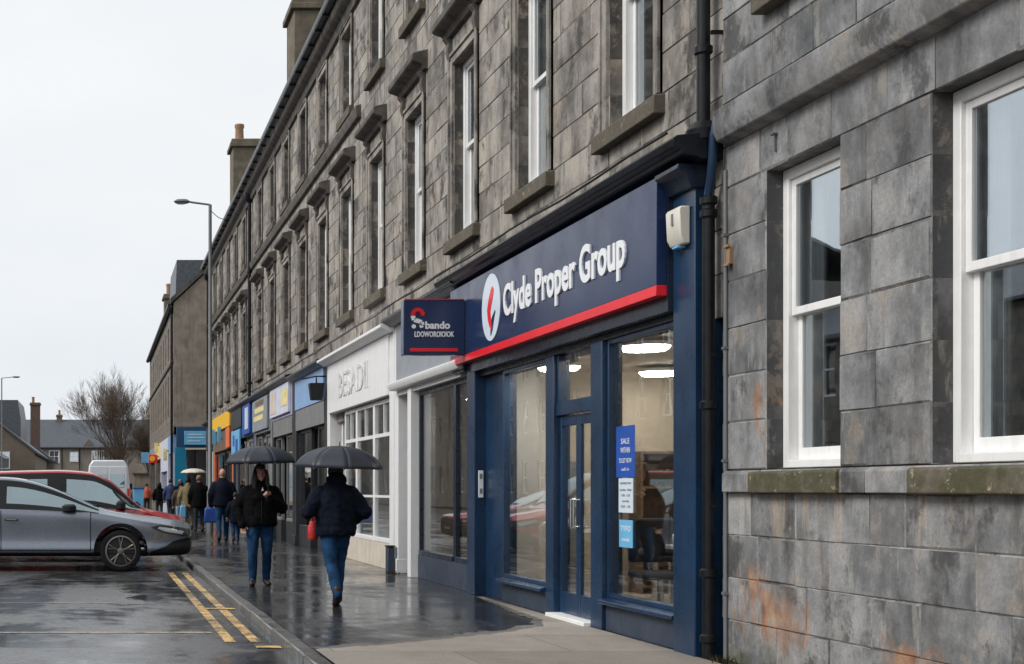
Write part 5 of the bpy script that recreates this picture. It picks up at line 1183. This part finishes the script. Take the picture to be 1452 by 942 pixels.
def person(label, loc, rz, pose, top, legs, H=1.68, hair='hair', fine=True, hood=False, hair_len=0, coat_len=.80, bulk=1.0, bald=False, boots='boot', group='people walking on the pavement'):
    """built standing at the origin facing -y; pose: joints of arms and legs"""
    t = thing('person', label, 'person', (0, 0, 0), group); k = H / 1.68; V = lambda p: (p[0] * k, p[1] * k, p[2] * k); vx = .008 if fine else .018
    arms = pose.get('arms'); lg = pose['legs']; hx, hy, hz, hyaw = pose.get('head', (0, -.02, 1.555, 0))
    m = MB()
    m.loft([(x * k, y * k, z * k, a * k, b * k) for x, y, z, a, b in ((0, 0, .84, .12, .09), (0, 0, .93, .155, .105), (0, 0, 1.05, .135, .095), (0, 0, 1.2, .15, .105), (0, 0, 1.32, .165, .095), (0, 0, 1.40, .09, .065), (0, -.005, 1.44, .056, .056), (hx * .6, hy * .6, 1.50, .053, .055), (hx, hy, 1.53, .052, .055))], 20)
    head(m, V((hx, hy, hz)), k, hyaw)
    for s, (hip, kn, an, toe) in zip((-1, 1), lg): m.limb([V(hip), V(kn), V(an)], [.085 * k, .055 * k, .038 * k]); m.limb([V((an[0], an[1], an[2] - .035)), V(toe)], [.028 * k, .022 * k])
    for s, (sh_, el, wr, hd) in zip((-1, 1), arms):
        m.limb([V(sh_), V(el), V(wr)], [.05 * k, .04 * k, .027 * k])
        if hd: hand(m, V(wr), hd[0], hd[1] , hd[2], k)
    m.build('body', 'skin', t, remesh=.0065 if fine else .014, sm=2)
    # jacket
    j = MB(); z0 = coat_len; b = bulk
    j.loft([(x * k, y * k, z * k, a * k * b, c * k * b) for x, y, z, a, c in ((0, 0, z0, .19, .14), (0, 0, z0 + .03, .20, .15), (0, .0, .95, .20, .152), (0, 0, 1.08, .20, .15), (0, -.005, 1.2, .205, .155), (0, 0, 1.28, .195, .138), (0, 0, 1.35, .15, .11), (0, 0, 1.41, .095, .088), (0, -.005, 1.465, .075, .078))], 24)
    for s, (sh_, el, wr, hd) in zip((-1, 1), arms):
        w2 = Vector(el) + (Vector(wr) - Vector(el)) * .97
        j.limb([V(sh_), V(Vector(sh_).lerp(Vector(el), .5)), V(el), V(w2)], [.088 * k * b, .086 * k * b, .074 * k * b, .052 * k * b])
    if hood: j.ball(V((hx, hy + .10, 1.455)), (.12 * k, .09 * k, .08 * k))
    j = j.build('jacket', top, t, remesh=vx * 1.4, sm=6)
    if fine:
        dt = bpy.data.textures.new('folds', 'CLOUDS'); dt.noise_scale = .09; dm = j.modifiers.new('folds', 'DISPLACE'); dm.texture = dt; dm.strength = .035; dm.mid_level = .5; bake(j)
        m = MB(); m.tube([V((.0, -.155 * b, z0 + .06)), V((0, -.162 * b, 1.1)), V((0, -.13 * b, 1.33))], .006, 6); m.build('zip', 'car_black', j)
    # trousers
    q = MB(); q.loft([(0, 0, .80 * k, .155 * k, .115 * k), (0, 0, .90 * k, .165 * k, .122 * k), (0, 0, .98 * k, .15 * k, .11 * k)], 20)
    for hip, kn, an, toe in lg: q.limb([V(hip), V(Vector(hip).lerp(Vector(kn), .45)), V(kn), V(Vector(kn).lerp(Vector(an), .4)), V(Vector(kn).lerp(Vector(an), 1.06))], [.103 * k, .094 * k, .07 * k, .066 * k, .053 * k])
    q = q.build('trousers', legs, t, remesh=vx * 1.4, sm=4)
    if fine: dm = q.modifiers.new('folds', 'DISPLACE'); dm.texture = dt; dm.strength = .022; bake(q)
    for hip, kn, an, toe in lg:
        a, b_ = Vector(V(an)), Vector(V(toe)); d = (b_ - a); s_ = MB(); hl = a - d * .28; hl.z = hl.z - .0 * k
        low = a + Vector((0, 0, -.035 * k))
        s_.limb([a + Vector((0, 0, .05 * k)), a, low], [.045 * k, .052 * k, .048 * k]); s_.limb([low - d * .22, low + d * .45, b_ + d * .28], [.042 * k, .046 * k, .036 * k]); s_.build('boot', boots, t, remesh=vx, sm=4)
    if not bald:
        m = MB(); c = Vector(V((hx, hy, hz))); Q = Matrix.Rotation(hyaw, 3, 'Z'); bb = lambda p, r: m.ball(c + Q @ (Vector(p) * k), tuple(x * k for x in r), 14)
        bb((0, .03, .035), (.083, .092, .09)); bb((0, -.02, .075), (.07, .075, .045))
        for x in (-1, 1): bb((x * .065, .03, .0), (.025, .06, .06))
        if hair_len:
            for x in (-1, 1): bb((x * .082, -.02, -.05 - hair_len * .4), (.042, .075, .07 + hair_len * .5))
            bb((0, .07, -.05 - hair_len * .3), (.085, .05, .07 + hair_len * .4))
        m.build('hair', hair, t, remesh=.008 if fine else .016, sm=3)
    return place(t, loc, rz)
def umbrella(label, tip, rad, ht, hand_p, mat='umb', tilt=(0, 0), rot=.2):
    t = thing('umbrella', label, 'umbrella', (0, 0, 0), 'umbrellas held over people'); n = 8; m = MB(); vs, fs = [], []; J, K = 9, 6
    def pt(ang, f, dip):
        r = rad * math.sin(f * PI * .46) / math.sin(PI * .46); z = -ht * (1 - math.cos(f * PI * .46)) / (1 - math.cos(PI * .46))
        return Vector((r * math.cos(ang) * (1 - dip), r * math.sin(ang) * (1 - dip), z + dip * .12 * rad * f ** 3))
    for g in range(n):
        for i in range(J + 1):
            for q in range(K + 1):
                u = q / K; vs.append(pt(2 * PI * (g + u) / n + rot, .02 + .98 * i / J, .078 * (1 - (2 * u - 1) ** 2)))
    for g in range(n):
        o = g * (J + 1) * (K + 1)
        for i in range(J):
            for q in range(K): a = o + i * (K + 1) + q; fs.append((a, a + 1, a + K + 2, a + K + 1))
    m.add(vs, fs); cano = m.build('canopy', mat, t, smooth=25, solid=.003)
    for g in range(n):
        r = MB(); r.tube([pt(2 * PI * g / n + rot, f, 0) + Vector((0, 0, -.008)) for f in (.04, .3, .55, .8, 1)], .004, 5); r.build('rib', 'steel', t)
        s = MB(); s.tube([Vector((0, 0, -ht - .05)), pt(2 * PI * g / n + rot, .52, 0) + Vector((0, 0, -.012))], .003, 5); s.build('stretcher', 'steel', t)
    h = Vector(hand_p) - Vector(tip); m = MB(); m.tube([(0, 0, .05), (0, 0, 0), h * 1.0], [.004, .006, .006], 8); m.build('shaft', 'iron', t)
    m = MB(); m.tube([h * .98, h * 1.12], .012, 10); m.build('handle', 'car_black', t)
    place(t, tip); t.rotation_euler = (tilt[0], tilt[1], 0); return t
LEGS_STAND = lambda d=.0: [((-.09, 0, .88), (-.10, -.02 - d, .48), (-.10, .02, .09), (-.115, -.11, .045)), ((.09, 0, .88), (.10, -.02 + d * .5, .48), (.10, .03, .09), (.115, -.10, .045))]
DOWN = [((-.175, 0, 1.285), (-.27, .03, 1.07), (-.27, -.06, .83), ((0, -.1, -1), -1, .6)), ((.175, 0, 1.285), (.27, .03, 1.07), (.27, -.06, .83), ((0, -.1, -1), 1, .6))]
WALK = [((-.085, 0, .88), (-.10, -.14, .50), (-.10, -.17, .09), (-.11, -.30, .05)), ((.085, 0, .88), (.09, .02, .47), (.09, .20, .13), (.095, .10, .045))]
# woman under the left umbrella, walking towards the camera
wp = {'legs': [((-.09, 0, .88), (-.105, -.05, .48), (-.10, .0, .09), (-.125, -.13, .045)), ((.09, 0, .88), (.10, .02, .47), (.095, .10, .10), (.11, -.02, .045))],
      'arms': [((-.175, 0, 1.275), (-.30, .03, 1.07), (-.245, -.06, .84), ((.1, -.15, -1), -1, .8)), ((.175, 0, 1.275), (.30, .02, 1.07), (.11, -.20, 1.20), ((-.5, -.2, .5), 1, 1.3))], 'head': (0, -.03, 1.55, .12)}
person('long haired woman in black jacket and blue jeans walking towards us under an umbrella', (2.18, 18.9, 0), 0, wp, 'coat_black', 'jeans', 1.64, hair_len=.22, coat_len=.82, bulk=1.22)
m = MB(); m.prism([(-.012, 0), (.016, .0), (.004, .05)], 'y', -.012, 0); p = m.build('collar_tab', 'shirt'); place(p, (2.19, 18.70, 1.27)); tag(p, 'small pale scarf end at the neck of the woman in black', 'scarf')
umbrella('open slate black umbrella held by the woman facing us', (2.18, 18.86, 1.87), .50, .235, (2.26, 18.70, 1.25), rot=.25, tilt=(0, -.02))
# man under the right umbrella, walking away
mp_ = {'legs': [((-.085, 0, .88), (-.06, -.10, .50), (-.04, -.10, .09), (-.045, -.23, .045)), ((.085, 0, .88), (.06, .06, .47), (.03, .28, .155), (.035, .22, .05))],
       'arms': [((-.175, 0, 1.285), (-.33, .05, 1.08), (-.21, -.12, .96), None), ((.175, 0, 1.285), (.33, .05, 1.08), (.12, -.20, 1.18), ((-.4, -.3, .6), 1, 1.3))], 'head': (0, -.03, 1.545, 0)}
person('man in navy padded jacket, jeans and brown boots walking away under an umbrella', (2.66, 15.75, 0), PI, mp_, 'coat_navy', 'jeans', 1.62, hood=True, coat_len=.80, bulk=1.20)
umbrella('open slate black umbrella held by the man walking away', (2.70, 15.72, 1.775), .50, .25, (2.58, 15.93, 1.2), rot=.05, tilt=(.03, .03))
t = thing('red_bag', 'small red patterned bag hanging beside the man in navy jacket', 'bag', (2.43, 15.9, .72)); m = MB(); m.loft([(2.44, 15.95, .72, .05, .03), (2.44, 15.95, .75, .062, .045), (2.44, 15.95, .86, .06, .04), (2.44, 15.95, .93, .035, .02)], 14); m.build('pouch', 'bag_red', t)
m = MB(); m.tube([(2.42, 15.95, .92), (2.43, 15.94, 1.0), (2.45, 15.94, .99), (2.46, 15.95, .92)], .006, 6); m.build('strap', 'bag_red', t)
# farther walkers
pp = lambda a=DOWN, l=WALK, h=(0, -.02, 1.555, 0): {'legs': l, 'arms': a, 'head': h}
person('bald man in dark jacket and jeans walking away with a blue carrier bag', (3.08, 34.7, 0), PI, pp(), 'coat_navy', 'jeans', 1.80, fine=False, bald=True, bulk=1.15)
t = thing('carrier_bag', 'blue carrier bag held by the bald man', 'bag', (2.80, 34.75, .50)); m = MB(); m.prism([(2.62, .46), (2.98, .46), (2.95, .82), (2.65, .82)], 'y', 34.68, 34.82); m.build('sack', 'bag_blue', t, bev=.03)
m = MB(); m.tube([(2.70, 34.75, .80), (2.77, 34.75, .93), (2.84, 34.75, .93), (2.92, 34.75, .80)], .012, 6); m.build('strap', 'bag_blue', t)
person('child in dark coat walking beside the bald man', (3.35, 34.2, 0), PI, pp(), 'coat_navy', 'jeans', 1.22, fine=False, coat_len=.62)
person('person in long black coat with light brown hair walking away', (3.1, 43.0, 0), PI, pp(l=LEGS_STAND(.1)), 'coat_black', 'jeans_dark', 1.72, fine=False, coat_len=.70, hair='wood', bulk=1.15)
person('person in khaki coat and beige trousers beside the one in black', (2.82, 43.8, 0), PI, pp(l=LEGS_STAND(.1)), 'coat_khaki', 'beige_cloth', 1.66, fine=False, coat_len=.72, bulk=1.05)
umbrella('small pale umbrella held over the two walkers in khaki and black', (2.98, 43.6, 1.92), .42, .14, (2.9, 43.5, 1.25), 'umb_pale')
t = thing('carrier_bag', 'pale blue carrier bag held by the walker in khaki', 'bag', (2.5, 43.4, .35)); m = MB(); m.prism([(2.52, .40), (2.74, .40), (2.72, .78), (2.55, .78)], 'y', 43.35, 43.45); m.build('sack', 'cyan', t, bev=.03); m = MB(); m.tube([(2.57, 43.4, .76), (2.6, 43.4, .87), (2.67, 43.4, .87), (2.7, 43.4, .76)], .01, 6); m.build('strap', 'cyan', t)
person('person in blue anorak and dark cap walking ahead of the teal shop', (3.05, 58.5, 0), PI, pp(), 'coat_blue', 'jeans_dark', 1.72, fine=False, bulk=1.1)
person('person in black jacket beside the one in blue anorak', (3.42, 58.2, 0), PI, pp(), 'coat_black', 'jeans_dark', 1.70, fine=False, bulk=1.15, hair='wood')
person('person in black hooded coat near the kerb beyond the others', (2.75, 62.5, 0), PI, pp(l=LEGS_STAND()), 'coat_black', 'jeans_dark', 1.6, fine=False, hood=True)
person('person in pale jeans and dull brown top half hidden by the car bonnet', (2.66, 44.8, 0), PI, pp(l=LEGS_STAND()), 'trunk', 'pale_jeans', 1.55, fine=False)
person('distant person in orange jacket near the blue bin', (2.7, 77, 0), PI, pp(l=LEGS_STAND()), 'coat_orange', 'jeans_dark', 1.6, fine=False)
